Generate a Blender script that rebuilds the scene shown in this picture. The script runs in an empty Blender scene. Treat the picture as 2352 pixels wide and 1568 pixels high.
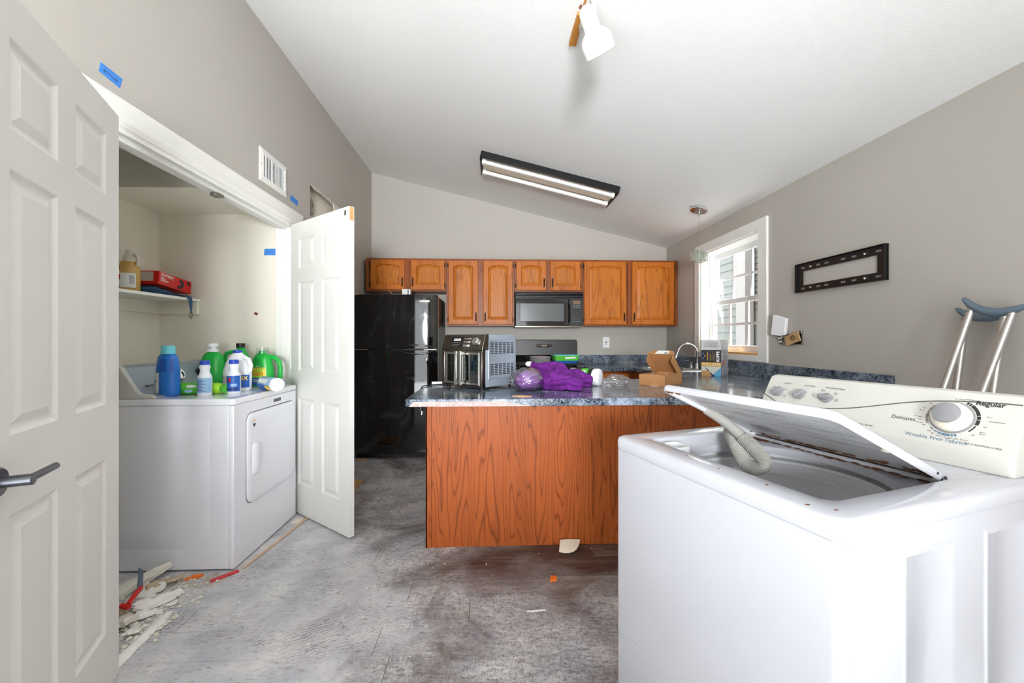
import bpy, bmesh, math, random
from mathutils import Vector, Matrix, noise

SC = bpy.context.scene
COL = SC.collection
R = math.radians
random.seed(7)

# ---------------------------------------------------------------- camera, world, lights, exposure
cam_data = bpy.data.cameras.new('camera')
cam_data.sensor_width = 36.0
cam_data.lens = 950.0 / 2352.0 * 36.0
cam_data.shift_y = -6.0 / 2352.0
cam_data.clip_start = 0.02
cam = bpy.data.objects.new('camera', cam_data)
cam.location = (0, 0, 1.22)
cam.rotation_euler = (R(90), 0, -math.atan(43 / 950))
COL.objects.link(cam)
SC.camera = cam

SC.view_settings.view_transform = 'Standard'
SC.view_settings.look = 'None'
SC.view_settings.gamma = 1.0
SC.view_settings.use_curve_mapping = False
SC.view_settings.exposure = 0.70
SC.cycles.use_denoising = True
SC.cycles.max_bounces = 10
SC.cycles.diffuse_bounces = 6
SC.cycles.glossy_bounces = 5
SC.cycles.transmission_bounces = 8
SC.cycles.transparent_max_bounces = 16
SC.cycles.sample_clamp_indirect = 6.0
SC.cycles.caustics_refractive = False
SC.cycles.caustics_reflective = False

world = bpy.data.worlds.new('overcast_sky')
SC.world = world
world.use_nodes = True
bg = world.node_tree.nodes['Background']
bg.inputs[0].default_value = (0.93, 0.97, 1.0, 1)
bg.inputs[1].default_value = 2.7

def area(name, loc, rot, sx, sy, power, col=(1, 1, 1)):
    d = bpy.data.lights.new(name, 'AREA')
    d.shape = 'RECTANGLE'
    d.size, d.size_y, d.energy, d.color = sx, sy, power, col
    o = bpy.data.objects.new(name, d)
    o.location, o.rotation_euler = loc, rot
    COL.objects.link(o)
    return o
# daylight entering the glazed openings of the room in the rear wall
area('daylight_patio_door', (0.0, -3.28, 1.2), (R(90), 0, 0), 2.0, 2.2, 6, (0.96, 0.98, 1.0))
area('daylight_rear_window', (-2.3, -3.28, 1.1), (R(90), 0, 0), 0.9, 2.0, 15, (0.96, 0.98, 1.0))
sun_data = bpy.data.lights.new('sun', 'SUN')
sun_data.energy, sun_data.angle, sun_data.color = 31.0, R(1.0), (0.98, 0.985, 1.0)
sun = bpy.data.objects.new('sun', sun_data)
sun.rotation_euler = Vector((-0.2, 0.74, -0.64)).to_track_quat('-Z', 'Y').to_euler()
COL.objects.link(sun)
# added fill spot behind the camera, brightening the ceiling and far kitchen
fill_data = bpy.data.lights.new('ceiling_fill', 'SPOT')
fill_data.energy, fill_data.spot_size, fill_data.spot_blend, fill_data.shadow_soft_size, fill_data.color = 700.0, R(64), 1.0, 0.35, (0.95, 0.98, 1.0)
fill_spot = bpy.data.objects.new('ceiling_fill', fill_data)
fill_spot.location = (0.0, -2.3, 1.45)
fill_spot.rotation_euler = (Vector((0.0, 4.4, 2.75)) - Vector(fill_spot.location)).to_track_quat('-Z', 'Y').to_euler()
COL.objects.link(fill_spot)

# ---------------------------------------------------------------- helpers
def S(r, g, b):
    f = lambda c: (c / 255 / 12.92) if c / 255 <= 0.04045 else ((c / 255 + 0.055) / 1.055) ** 2.4
    return (f(r), f(g), f(b))

MAT = {}
def _nodes(name):
    m = bpy.data.materials.new(name)
    m.use_nodes = True
    nt = m.node_tree
    b = nt.nodes['Principled BSDF']
    MAT[name] = m
    return m, nt, b

def N(nt, kind, **kw):
    n = nt.nodes.new(kind)
    for k, v in kw.items():
        if k.startswith('i_'):
            n.inputs[k[2:].replace('_', ' ')].default_value = v
        else:
            setattr(n, k, v)
    return n

def ramp(nt, src, stops, interp='LINEAR'):
    n = nt.nodes.new('ShaderNodeValToRGB')
    n.color_ramp.interpolation = interp
    e = n.color_ramp.elements
    while len(e) > 1:
        e.remove(e[-1])
    for i, (p, c) in enumerate(stops):
        if i == 0:
            e[0].position = p
            x = e[0]
        else:
            x = e.new(p)
        x.color = (c, c, c, 1) if isinstance(c, (int, float)) else (*c, 1)
    nt.links.new(src, n.inputs[0])
    return n.outputs[0]

def mixc(nt, fac, a, b, blend='MIX'):
    n = nt.nodes.new('ShaderNodeMix')
    n.data_type = 'RGBA'
    n.blend_type = blend
    for s, v in ((n.inputs[0], fac), (n.inputs[6], a), (n.inputs[7], b)):
        if isinstance(v, (int, float)):
            s.default_value = v
        elif isinstance(v, tuple):
            s.default_value = (*v, 1)
        else:
            nt.links.new(v, s)
    return n.outputs[2]

def math2(nt, op, a, b=None, clamp=False):
    n = nt.nodes.new('ShaderNodeMath')
    n.operation = op
    n.use_clamp = clamp
    for s, v in zip(n.inputs, (a, b)):
        if v is None:
            continue
        if isinstance(v, (int, float)):
            s.default_value = v
        else:
            nt.links.new(v, s)
    return n.outputs[0]

def coords(nt, scale=(1, 1, 1), kind='Object', rand=0.0, rot=(0, 0, 0)):
    t = nt.nodes.new('ShaderNodeTexCoord')
    mp = nt.nodes.new('ShaderNodeMapping')
    mp.inputs['Scale'].default_value = scale
    mp.inputs['Rotation'].default_value = rot
    if kind == 'World':
        g = nt.nodes.new('ShaderNodeNewGeometry')
        nt.links.new(g.outputs['Position'], mp.inputs['Vector'])
    else:
        nt.links.new(t.outputs[kind], mp.inputs['Vector'])
    if rand:
        oi = nt.nodes.new('ShaderNodeObjectInfo')
        nt.links.new(math2(nt, 'MULTIPLY', oi.outputs['Random'], rand), mp.inputs['Location'])
    return mp.outputs[0]

def ntex(nt, vec, scale, detail=4, rough=0.55, dist=0.0):
    n = nt.nodes.new('ShaderNodeTexNoise')
    n.inputs['Scale'].default_value = scale
    n.inputs['Detail'].default_value = detail
    n.inputs['Roughness'].default_value = rough
    n.inputs['Distortion'].default_value = dist
    nt.links.new(vec, n.inputs['Vector'])
    return n.outputs['Fac']

def bump(nt, b, h, strength, dist=0.002):
    n = nt.nodes.new('ShaderNodeBump')
    n.inputs['Strength'].default_value = strength
    n.inputs['Distance'].default_value = dist
    nt.links.new(h, n.inputs['Height'])
    nt.links.new(n.outputs[0], b.inputs['Normal'])

def mat(name, col, rough=0.5, metal=0.0, var=0.06, vscale=6.0, bmp=0.0, bscale=80.0, coat=0.0,
        trans=0.0, ior=1.45, emit=0.0, spec=0.5, alpha=1.0):
    """plain procedural material: colour with a little cloudy variation and optional fine relief"""
    m, nt, b = _nodes(name)
    v = coords(nt)
    f = ntex(nt, v, vscale, 5)
    lo = tuple(max(0, c * (1 - var)) for c in col)
    hi = tuple(min(1, c * (1 + var)) for c in col)
    c = ramp(nt, f, [(0.3, lo), (0.7, hi)])
    nt.links.new(c, b.inputs['Base Color'])
    b.inputs['Roughness'].default_value = rough
    b.inputs['Metallic'].default_value = metal
    b.inputs['Coat Weight'].default_value = coat
    b.inputs['Transmission Weight'].default_value = trans
    b.inputs['IOR'].default_value = ior
    b.inputs['Specular IOR Level'].default_value = spec
    b.inputs['Alpha'].default_value = alpha
    if emit:
        nt.links.new(c, b.inputs['Emission Color'])
        b.inputs['Emission Strength'].default_value = emit
    if bmp:
        bump(nt, b, ntex(nt, v, bscale, 3), bmp)
    return m

def wood(name, light, dark, rough=0.35, axis='Z', scale=9.0, contrast=0.5, ring=1.0):
    """oak: stretched rings with cathedral figure and fine pores along one axis"""
    m, nt, b = _nodes(name)
    st = {'X': (0.10, 1, 1), 'Y': (1, 0.10, 1), 'Z': (1, 1, 0.10)}[axis]
    v = coords(nt, tuple(scale * s for s in st), rand=23.0)
    big = ntex(nt, v, 0.75, 2, 0.5, 0.35)
    rings = math2(nt, 'FRACT', math2(nt, 'MULTIPLY', big, 9.0 * ring))
    figure = ramp(nt, rings, [(0.0, 1.0), (0.16, 0.12), (0.75, 0.0), (1.0, 0.75)])
    st2 = {'X': (0.03, 1, 1), 'Y': (1, 0.03, 1), 'Z': (1, 1, 0.03)}[axis]
    v2 = coords(nt, tuple(110 * s for s in st2), rand=7.0)
    pore = ramp(nt, ntex(nt, v2, 1.0, 3, 0.6), [(0.45, 0.0), (0.75, 1.0)])
    mask = math2(nt, 'MULTIPLY', math2(nt, 'MAXIMUM', figure, math2(nt, 'MULTIPLY', pore, 0.45)), contrast, True)
    tone = ramp(nt, ntex(nt, v, 0.4, 2), [(0.3, tuple(c * 0.9 for c in light)), (0.7, tuple(min(1, c * 1.08) for c in light))])
    nt.links.new(mixc(nt, mask, tone, dark), b.inputs['Base Color'])
    b.inputs['Roughness'].default_value = rough
    b.inputs['Coat Weight'].default_value = 0.06
    b.inputs['Coat Roughness'].default_value = 0.3
    b.inputs['Specular IOR Level'].default_value = 0.22
    bump(nt, b, mask, 0.12, 0.001)
    return m

class MB:
    """collects shapes into one mesh"""
    def __init__(self):
        self.v, self.f = [], []
    def add(self, vs, fs):
        o = len(self.v)
        self.v += [tuple(p) for p in vs]
        self.f += [tuple(i + o for i in q) for q in fs]
        return self
    def box(self, x0, x1, y0, y1, z0, z1):
        vs = [(x, y, z) for z in (z0, z1) for y in (y0, y1) for x in (x0, x1)]
        return self.add(vs, [(0, 2, 3, 1), (4, 5, 7, 6), (0, 1, 5, 4), (1, 3, 7, 5), (3, 2, 6, 7), (2, 0, 4, 6)])
    def obox(self, c, size, rot=(0, 0, 0), m=None):
        m = m or Matrix.Rotation(rot[2], 3, 'Z') @ Matrix.Rotation(rot[1], 3, 'Y') @ Matrix.Rotation(rot[0], 3, 'X')
        h = [s / 2 for s in size]
        vs = [Vector(c) + m @ Vector((x, y, z)) for z in (-h[2], h[2]) for y in (-h[1], h[1]) for x in (-h[0], h[0])]
        return self.add(vs, [(0, 2, 3, 1), (4, 5, 7, 6), (0, 1, 5, 4), (1, 3, 7, 5), (3, 2, 6, 7), (2, 0, 4, 6)])
    def loops(self, ls, c0=True, c1=True, wrap=True):
        n = len(ls[0])
        o = len(self.v)
        for l in ls:
            self.v += [tuple(p) for p in l]
        for a in range(len(ls) - 1):
            for i in range(n if wrap else n - 1):
                j = (i + 1) % n
                self.f.append((o + a * n + i, o + a * n + j, o + (a + 1) * n + j, o + (a + 1) * n + i))
        if c0:
            self.f.append(tuple(o + i for i in reversed(range(n))))
        if c1:
            self.f.append(tuple(o + (len(ls) - 1) * n + i for i in range(n)))
        return self
    def frame_of(self, d):
        d = Vector(d).normalized()
        u = d.orthogonal().normalized()
        return u, d.cross(u)
    def cyl(self, p0, p1, r0, r1=None, n=16, cap=True):
        r1 = r0 if r1 is None else r1
        p0, p1 = Vector(p0), Vector(p1)
        u, w = self.frame_of(p1 - p0)
        ring = lambda p, r: [p + u * (r * math.cos(2 * math.pi * i / n)) + w * (r * math.sin(2 * math.pi * i / n)) for i in range(n)]
        return self.loops([ring(p0, r0), ring(p1, r1)], cap, cap)
    def lathe(self, prof, base=(0, 0, 0), n=24, axis=(0, 0, 1), sx=1.0, sy=1.0, c0=True, c1=True, xdir=None):
        a = Vector(axis).normalized()
        if abs(a.z) > 0.999 and xdir is None:
            u, w = Vector((1, 0, 0)), Vector((0, 1, 0)) * (1 if a.z > 0 else -1)
        elif xdir is not None:
            u = Vector(xdir)
            u = (u - a * u.dot(a)).normalized()
            w = a.cross(u)
        else:
            u, w = self.frame_of(a)
        b = Vector(base)
        ls = [[b + a * z + u * (r * sx * math.cos(2 * math.pi * i / n)) + w * (r * sy * math.sin(2 * math.pi * i / n)) for i in range(n)] for r, z in prof]
        return self.loops(ls, c0, c1)
    def tube(self, path, r, n=8, cap=True):
        pts = [Vector(p) for p in path]
        rr = r if isinstance(r, (list, tuple)) else [r] * len(pts)
        ls, u = [], None
        for i, p in enumerate(pts):
            d = (pts[min(i + 1, len(pts) - 1)] - pts[max(i - 1, 0)]).normalized()
            u = d.orthogonal().normalized() if u is None else (u - d * u.dot(d)).normalized()
            w = d.cross(u)
            ls.append([p + u * (rr[i] * math.cos(2 * math.pi * k / n)) + w * (rr[i] * math.sin(2 * math.pi * k / n)) for k in range(n)])
        return self.loops(ls, cap, cap)
    def prism(self, poly, plane, lo, hi):
        f = {'xy': lambda a, b, c: (a, b, c), 'xz': lambda a, b, c: (a, c, b), 'yz': lambda a, b, c: (c, a, b)}[plane]
        return self.loops([[f(a, b, lo) for a, b in poly], [f(a, b, hi) for a, b in poly]])
    def ball(self, c, r, n=16, m=10):
        rx, ry, rz = r if isinstance(r, (list, tuple)) else (r, r, r)
        ls = []
        for j in range(m + 1):
            t = math.pi * (0.02 + 0.96 * j / m) - math.pi / 2
            ls.append([(c[0] + rx * math.cos(t) * math.cos(2 * math.pi * i / n), c[1] + ry * math.cos(t) * math.sin(2 * math.pi * i / n), c[2] + rz * math.sin(t)) for i in range(n)])
        return self.loops(ls)
    def grid(self, pts, w):
        h = len(pts) // w
        return self.add(pts, [(j * w + i, j * w + i + 1, (j + 1) * w + i + 1, (j + 1) * w + i) for j in range(h - 1) for i in range(w - 1)])
    def build(self, name, m, parent=None, bevel=0.0, seg=2, smooth=True, angle=35, sub=0, local=False, recalc=True, origin=None, solid=0.0):
        me = bpy.data.meshes.new(name)
        o = bpy.data.objects.new(name, me)
        vs = [Vector(p) for p in self.v]
        if parent is not None:
            o.parent = parent
            W[o] = W[parent]
            if not local:
                inv = W[parent].inverted()
                vs = [inv @ p for p in vs]
        else:
            if origin is None:
                xs, ys, zs = zip(*[tuple(p) for p in vs])
                origin = ((min(xs) + max(xs)) / 2, (min(ys) + max(ys)) / 2, min(zs))
            o.location = origin
            W[o] = Matrix.Translation(origin)
            vs = [p - Vector(origin) for p in vs]
        me.from_pydata(vs, [], self.f)
        if recalc:
            bm = bmesh.new()
            bm.from_mesh(me)
            bmesh.ops.recalc_face_normals(bm, faces=bm.faces)
            bm.to_mesh(me)
            bm.free()
        if smooth:
            me.polygons.foreach_set('use_smooth', [True] * len(me.polygons))
            me.set_sharp_from_angle(angle=R(angle))
        me.materials.append(MAT[m] if isinstance(m, str) else m)
        if solid:
            s = o.modifiers.new('thickness', 'SOLIDIFY')
            s.thickness = solid
            s.offset = 0
        if bevel:
            b = o.modifiers.new('edges', 'BEVEL')
            b.width, b.segments, b.limit_method, b.angle_limit = bevel, seg, 'ANGLE', R(40)
            b.harden_normals = False
        if sub:
            s = o.modifiers.new('smooth', 'SUBSURF')
            s.levels = s.render_levels = sub
        COL.objects.link(o)
        return o

W = {}
def thing(name, label, cat, loc=(0, 0, 0), rotz=0.0, group=None, rot=None):
    o = bpy.data.objects.new(name, None)
    o.empty_display_size = 0.05
    o.location = loc
    o.rotation_euler = rot or (0, 0, rotz)
    W[o] = Matrix.Translation(loc) @ o.rotation_euler.to_matrix().to_4x4()
    COL.objects.link(o)
    return tag(o, label, cat, group)

def tag(o, label=None, cat=None, group=None, kind=None):
    for k, v in (('label', label), ('category', cat), ('group', group), ('kind', kind)):
        if v:
            o[k] = v
    return o

def struct(o, label=None, cat=None):
    return tag(o, label, cat, kind='structure')

def rrect(x0, x1, y0, y1, r, z, n=5):
    """rounded rectangle loop in the xy plane, 4*(n+1) points"""
    out = []
    for cx, cy, a0 in ((x1 - r, y1 - r, 0), (x0 + r, y1 - r, 90), (x0 + r, y0 + r, 180), (x1 - r, y0 + r, 270)):
        for i in range(n + 1):
            a = R(a0 + 90 * i / n)
            out.append((cx + r * math.cos(a), cy + r * math.sin(a), z))
    return out

def circle_like(cx, cy, r, z, n=5, ry=None):
    ry = ry or r
    out = []
    for a0 in (0, 90, 180, 270):
        for i in range(n + 1):
            # spread the points evenly over the whole circle
            k = (a0 // 90) * (n + 1) + i
            a = 2 * math.pi * (k + 0.5) / (4 * (n + 1))
            out.append((cx + r * math.cos(a), cy + ry * math.sin(a), z))
    return out

def text(s, size, m, parent, loc, rot, align='CENTER', name='lettering', shear=0.0, sx=1.0, local=False, bold=0.0):
    """flat printed lettering; loc and rot in world space unless local"""
    cu = bpy.data.curves.new(name, 'FONT')
    cu.body, cu.size, cu.align_x, cu.align_y, cu.shear = s, size, align, 'CENTER', shear
    cu.offset = bold
    cu.resolution_u = 3
    t = bpy.data.objects.new(name + '_curve', cu)
    me = bpy.data.meshes.new_from_object(t)
    bpy.data.objects.remove(t)
    bpy.data.curves.remove(cu)
    me.name = name
    o = bpy.data.objects.new(name, me)
    me.materials.clear()
    me.materials.append(MAT[m])
    M = Matrix.Translation(loc) @ (rot if isinstance(rot, Matrix) else Matrix.Rotation(rot[2], 4, 'Z') @ Matrix.Rotation(rot[1], 4, 'Y') @ Matrix.Rotation(rot[0], 4, 'X'))
    if sx != 1.0:
        M = M @ Matrix.Diagonal((sx, 1, 1, 1))
    if parent is not None and not local:
        M = W[parent].inverted() @ M
    me.transform(M)
    if parent is not None:
        o.parent = parent
        W[o] = W[parent]
    COL.objects.link(o)
    return o

def copy_tree(o, parent=None):
    c = o.copy()
    COL.objects.link(c)
    if parent is not None:
        c.parent = parent
    for ch in [x for x in bpy.data.objects if x.parent == o]:
        copy_tree(ch, c)
    return c

FRONT = (R(90), 0, 0)          # lettering that faces -y
def fbm(x, y, z=0.0, o=4):
    return noise.fractal(Vector((x, y, z)), 1.0, 2.0, o)
# ---------------------------------------------------------------- materials
mat('wall_paint', S(186, 181, 173), 0.75, var=0.02, vscale=1.3, bmp=0.05, bscale=140)
mat('closet_paint', S(240, 235, 221), 0.7, var=0.03, vscale=1.0, bmp=0.05, bscale=120)
mat('ceiling_paint', S(238, 238, 236), 0.85, var=0.01, vscale=2.0, bmp=0.35, bscale=170)
mat('white_trim', S(240, 239, 234), 0.35, var=0.02, vscale=5)
mat('white_door', S(232, 231, 226), 0.42, var=0.02, vscale=4)
mat('vinyl_white', S(246, 247, 247), 0.35, var=0.01)
mat('enamel', S(192, 193, 200), 0.16, var=0.01, vscale=3, coat=0.4)
mat('dryer_enamel', S(236, 237, 243), 0.14, var=0.01, vscale=3, coat=0.4)
mat('enamel_worn', S(204, 205, 207), 0.3, var=0.04, vscale=9)
mat('console_plastic', S(200, 199, 192), 0.35, var=0.02)
mat('cream_plastic', S(232, 226, 210), 0.35, var=0.05, vscale=30)
mat('grey_plastic', S(140, 140, 143), 0.4, var=0.05)
mat('dark_grey_print', S(44, 42, 42), 0.5, var=0.0)
mat('blue_grey_print', S(96, 122, 146), 0.5, var=0.0)
mat('mauve_print', S(120, 108, 112), 0.5, var=0.0)
mat('grey_print', S(96, 94, 90), 0.5, var=0.0)
mat('black_gloss', (0.0035, 0.0035, 0.004), 0.07, var=0.1, coat=0.6)
mat('black_satin', (0.008, 0.008, 0.009), 0.35, var=0.1)
mat('black_matte', (0.012, 0.012, 0.012), 0.6, var=0.15)
mat('dark_glass', (0.012, 0.013, 0.014), 0.06, var=0.05, coat=0.5)
mat('micro_window', S(92, 94, 96), 0.22, var=0.06)
mat('chrome', (0.82, 0.83, 0.85), 0.08, 1.0, var=0.02)
mat('steel', S(178, 176, 170), 0.28, 1.0, var=0.05, vscale=3)
mat('dark_steel', S(120, 112, 104), 0.25, 1.0, var=0.06)
mat('sink_steel', S(190, 190, 186), 0.25, 1.0, var=0.05)
mat('nickel', S(96, 98, 104), 0.3, 1.0, var=0.05)
mat('aluminium', S(205, 203, 199), 0.38, 0.9, var=0.03)
mat('bronze', S(52, 42, 34), 0.45, 0.8, var=0.3, vscale=40)
mat('galvanized', S(150, 148, 138), 0.4, 0.9, var=0.3, vscale=30)
mat('grey_metal_paint', S(150, 160, 172), 0.4, 0.3, var=0.03)
mat('tape_blue', S(70, 138, 222), 0.6, var=0.05)
mat('ink', S(30, 40, 90), 0.6, var=0.0)
mat('orange_wood', S(196, 134, 62), 0.5, var=0.1)
mat('tube_white', S(240, 240, 236), 0.25, var=0.01)
mat('fixture_white', S(232, 230, 222), 0.4, var=0.03)
mat('ballast_cream', S(230, 218, 196), 0.45, var=0.05)
mat('lamp_white', S(240, 238, 232), 0.3, var=0.02)
mat('grey_rubber', S(96, 112, 126), 0.6, var=0.05)
mat('cardboard', S(178, 128, 82), 0.75, var=0.06, vscale=12, bmp=0.08, bscale=60)
mat('cardboard_light', S(205, 168, 122), 0.75, var=0.08, vscale=14)
mat('paper_white', S(236, 236, 232), 0.6, var=0.02)
mat('purple_fabric', S(98, 22, 120), 0.85, var=0.16, vscale=18, bmp=0.25, bscale=300)
mat('purple_soft', S(132, 74, 158), 0.8, var=0.12, vscale=10)
mat('plate_white', S(224, 222, 224), 0.25, var=0.02)
mat('plate_pink', S(228, 200, 200), 0.25, var=0.02)
mat('green_plastic', S(30, 176, 66), 0.3, var=0.04)
mat('green_pack', S(92, 196, 62), 0.35, var=0.06)
mat('lime_plastic', S(168, 226, 62), 0.35, var=0.05)
mat('blue_bottle', S(40, 112, 196), 0.32, var=0.05)
mat('teal_cap', S(112, 206, 216), 0.4, var=0.03)
mat('blue_grip_shade', S(26, 84, 168), 0.4, var=0.05)
mat('blue_cap', S(38, 74, 190), 0.35, var=0.03)
mat('blue_print', S(40, 96, 180), 0.4, var=0.1, vscale=40)
mat('pale_blue_print', S(150, 190, 224), 0.4, var=0.1, vscale=40)
mat('navy_print', S(44, 52, 112), 0.4, var=0.1, vscale=60)
mat('yellow_print', S(242, 206, 60), 0.4, var=0.05)
mat('orange_print', S(236, 120, 40), 0.4, var=0.05)
mat('red_print', S(206, 30, 26), 0.4, var=0.05)
mat('bottle_white', S(236, 238, 242), 0.35, var=0.02)
mat('amber_liquid', S(206, 168, 96), 0.25, var=0.06)
mat('red_box', S(204, 22, 20), 0.4, var=0.04)
mat('grey_box', S(196, 188, 180), 0.6, var=0.05)
mat('blue_nylon', S(52, 84, 124), 0.6, var=0.25, vscale=25)
mat('black_print', S(24, 23, 24), 0.5, var=0.05)
mat('gold_print', S(214, 166, 58), 0.5, var=0.08)
mat('sky_print', S(96, 168, 210), 0.5, var=0.1)
mat('beige_print', S(206, 208, 196), 0.5, var=0.05)
mat('tan_print', S(196, 150, 92), 0.5, var=0.08)
mat('print_white', S(240, 240, 240), 0.5, var=0.0)
mat('box_side_grey', S(158, 160, 168), 0.5, var=0.04)
mat('box_flap_grey', S(206, 206, 206), 0.6, var=0.04)
mat('drywall', S(222, 218, 204), 0.9, var=0.08, vscale=25, bmp=0.4, bscale=60)
mat('drywall_paper', S(196, 176, 148), 0.9, var=0.12, vscale=20, bmp=0.3, bscale=60)
mat('plaster_white', S(236, 235, 228), 0.85, var=0.05, vscale=20, bmp=0.3, bscale=50)
mat('raw_wood', S(204, 158, 104), 0.6, var=0.12, vscale=14)
mat('threshold_wood', S(206, 178, 152), 0.6, var=0.1, vscale=14)
mat('red_plastic', S(214, 60, 66), 0.4, var=0.25, vscale=30)
mat('rust', S(110, 66, 36), 0.85, var=0.5, vscale=60, bmp=0.6, bscale=120)
mat('ceramic', S(232, 220, 200), 0.35, var=0.05)
mat('hose_grey', S(178, 176, 170), 0.5, var=0.06, vscale=20)
mat('siding_grey', S(104, 106, 102), 0.6, var=0.03)
mat('house_white', S(140, 136, 134), 0.6, var=0.02)
mat('deck_wood', S(214, 160, 118), 0.6, var=0.1)
mat('hedge_green', S(84, 128, 60), 0.8, var=0.4, vscale=14)
mat('shingle_grey', S(84, 90, 94), 0.8, var=0.3, vscale=20)
mat('neighbour_glass', S(120, 160, 200), 0.1, var=0.1)
mat('tub_grey', S(232, 232, 234), 0.3, var=0.03)
mat('asphalt', S(50, 54, 50), 0.9, var=0.2)
mat('bounce_floor', S(222, 224, 226), 0.7, var=0.05)
mat('sub_floor', S(70, 66, 64), 0.8, var=0.2, vscale=8)
mat('display_amber', S(120, 92, 60), 0.3, var=0.1)
mat('key_grey', S(104, 106, 110), 0.5, var=0.05)
mat('outlet_white', S(240, 240, 240), 0.35, var=0.01)
wood('oak_door', S(192, 108, 34), S(122, 60, 20), 0.42, 'Z', 7.0, 0.55)
wood('oak_panel', S(194, 114, 38), S(118, 60, 20), 0.42, 'Z', 9.0, 0.7, 1.3)
wood('oak_frame', S(148, 80, 38), S(84, 42, 22), 0.38, 'Z', 8.0, 0.6)
wood('oak_frame_across', S(148, 80, 38), S(84, 42, 22), 0.38, 'X', 8.0, 0.6)
wood('oak_peninsula', S(178, 92, 42), S(104, 48, 22), 0.45, 'Z', 9.0, 0.85, 2.0)

def glass_mat(name, tint=(1, 1, 1), mix=0.12, rough=0.03):
    """thin clear pane: transparent with a fresnel gloss"""
    m, nt, b = _nodes(name)
    nt.nodes.remove(b)
    out = nt.nodes['Material Output']
    tr = N(nt, 'ShaderNodeBsdfTransparent')
    tr.inputs[0].default_value = (*tint, 1)
    gl = N(nt, 'ShaderNodeBsdfGlossy')
    gl.inputs['Roughness'].default_value = rough
    lw = N(nt, 'ShaderNodeLayerWeight')
    lw.inputs[0].default_value = 0.25
    nz = ntex(nt, coords(nt), 12, 4)
    f = math2(nt, 'ADD', math2(nt, 'MULTIPLY', lw.outputs['Facing'], mix * 2.5), math2(nt, 'MULTIPLY', nz, mix * 0.5), True)
    mx = N(nt, 'ShaderNodeMixShader')
    nt.links.new(f, mx.inputs[0])
    nt.links.new(tr.outputs[0], mx.inputs[1])
    nt.links.new(gl.outputs[0], mx.inputs[2])
    nt.links.new(mx.outputs[0], out.inputs[0])
    return m
glass_mat('window_glass', (0.97, 0.985, 0.98), 0.05)
glass_mat('oven_glass', (0.55, 0.6, 0.58), 0.10)
glass_mat('cling_film', (0.92, 0.92, 0.94), 0.55, 0.14)
glass_mat('clear_plastic', (0.86, 0.9, 0.88), 0.25, 0.08)
glass_mat('crystal', (0.9, 0.92, 0.88), 0.5, 0.05)

def laminate():
    m, nt, b = _nodes('laminate')
    v = coords(nt, kind='World')
    a = ntex(nt, v, 5.0, 8, 0.68, 1.2)
    c1 = ramp(nt, a, [(0.34, S(26, 32, 44)), (0.47, S(52, 62, 78)), (0.56, S(92, 106, 124)), (0.66, S(150, 164, 180))])
    vein = ntex(nt, v, 22.0, 6, 0.65, 2.5)
    ridge = math2(nt, 'ABSOLUTE', math2(nt, 'SUBTRACT', vein, 0.5))
    lines = ramp(nt, ridge, [(0.0, 0.8), (0.022, 0.25), (0.06, 0.0)])
    c2 = mixc(nt, lines, c1, S(176, 188, 200))
    blotch = ramp(nt, ntex(nt, v, 34.0, 5, 0.7), [(0.5, 0.0), (0.68, 0.6)])
    c3 = mixc(nt, blotch, c2, S(22, 28, 42))
    nt.links.new(c3, b.inputs['Base Color'])
    r = ramp(nt, ntex(nt, v, 4, 4), [(0.3, 0.10), (0.7, 0.24)])
    nt.links.new(r, b.inputs['Roughness'])
    b.inputs['Coat Weight'].default_value = 0.25
    return m
laminate()

def peeled_edge():
    """bare particle board showing where the laminate strip came off"""
    m, nt, b = _nodes('bare_edge')
    v = coords(nt, kind='World')
    c = ramp(nt, ntex(nt, v, 60, 5, 0.7), [(0.3, S(158, 140, 136)), (0.7, S(196, 178, 174))])
    nt.links.new(c, b.inputs['Base Color'])
    b.inputs['Roughness'].default_value = 0.8
peeled_edge()

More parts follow.
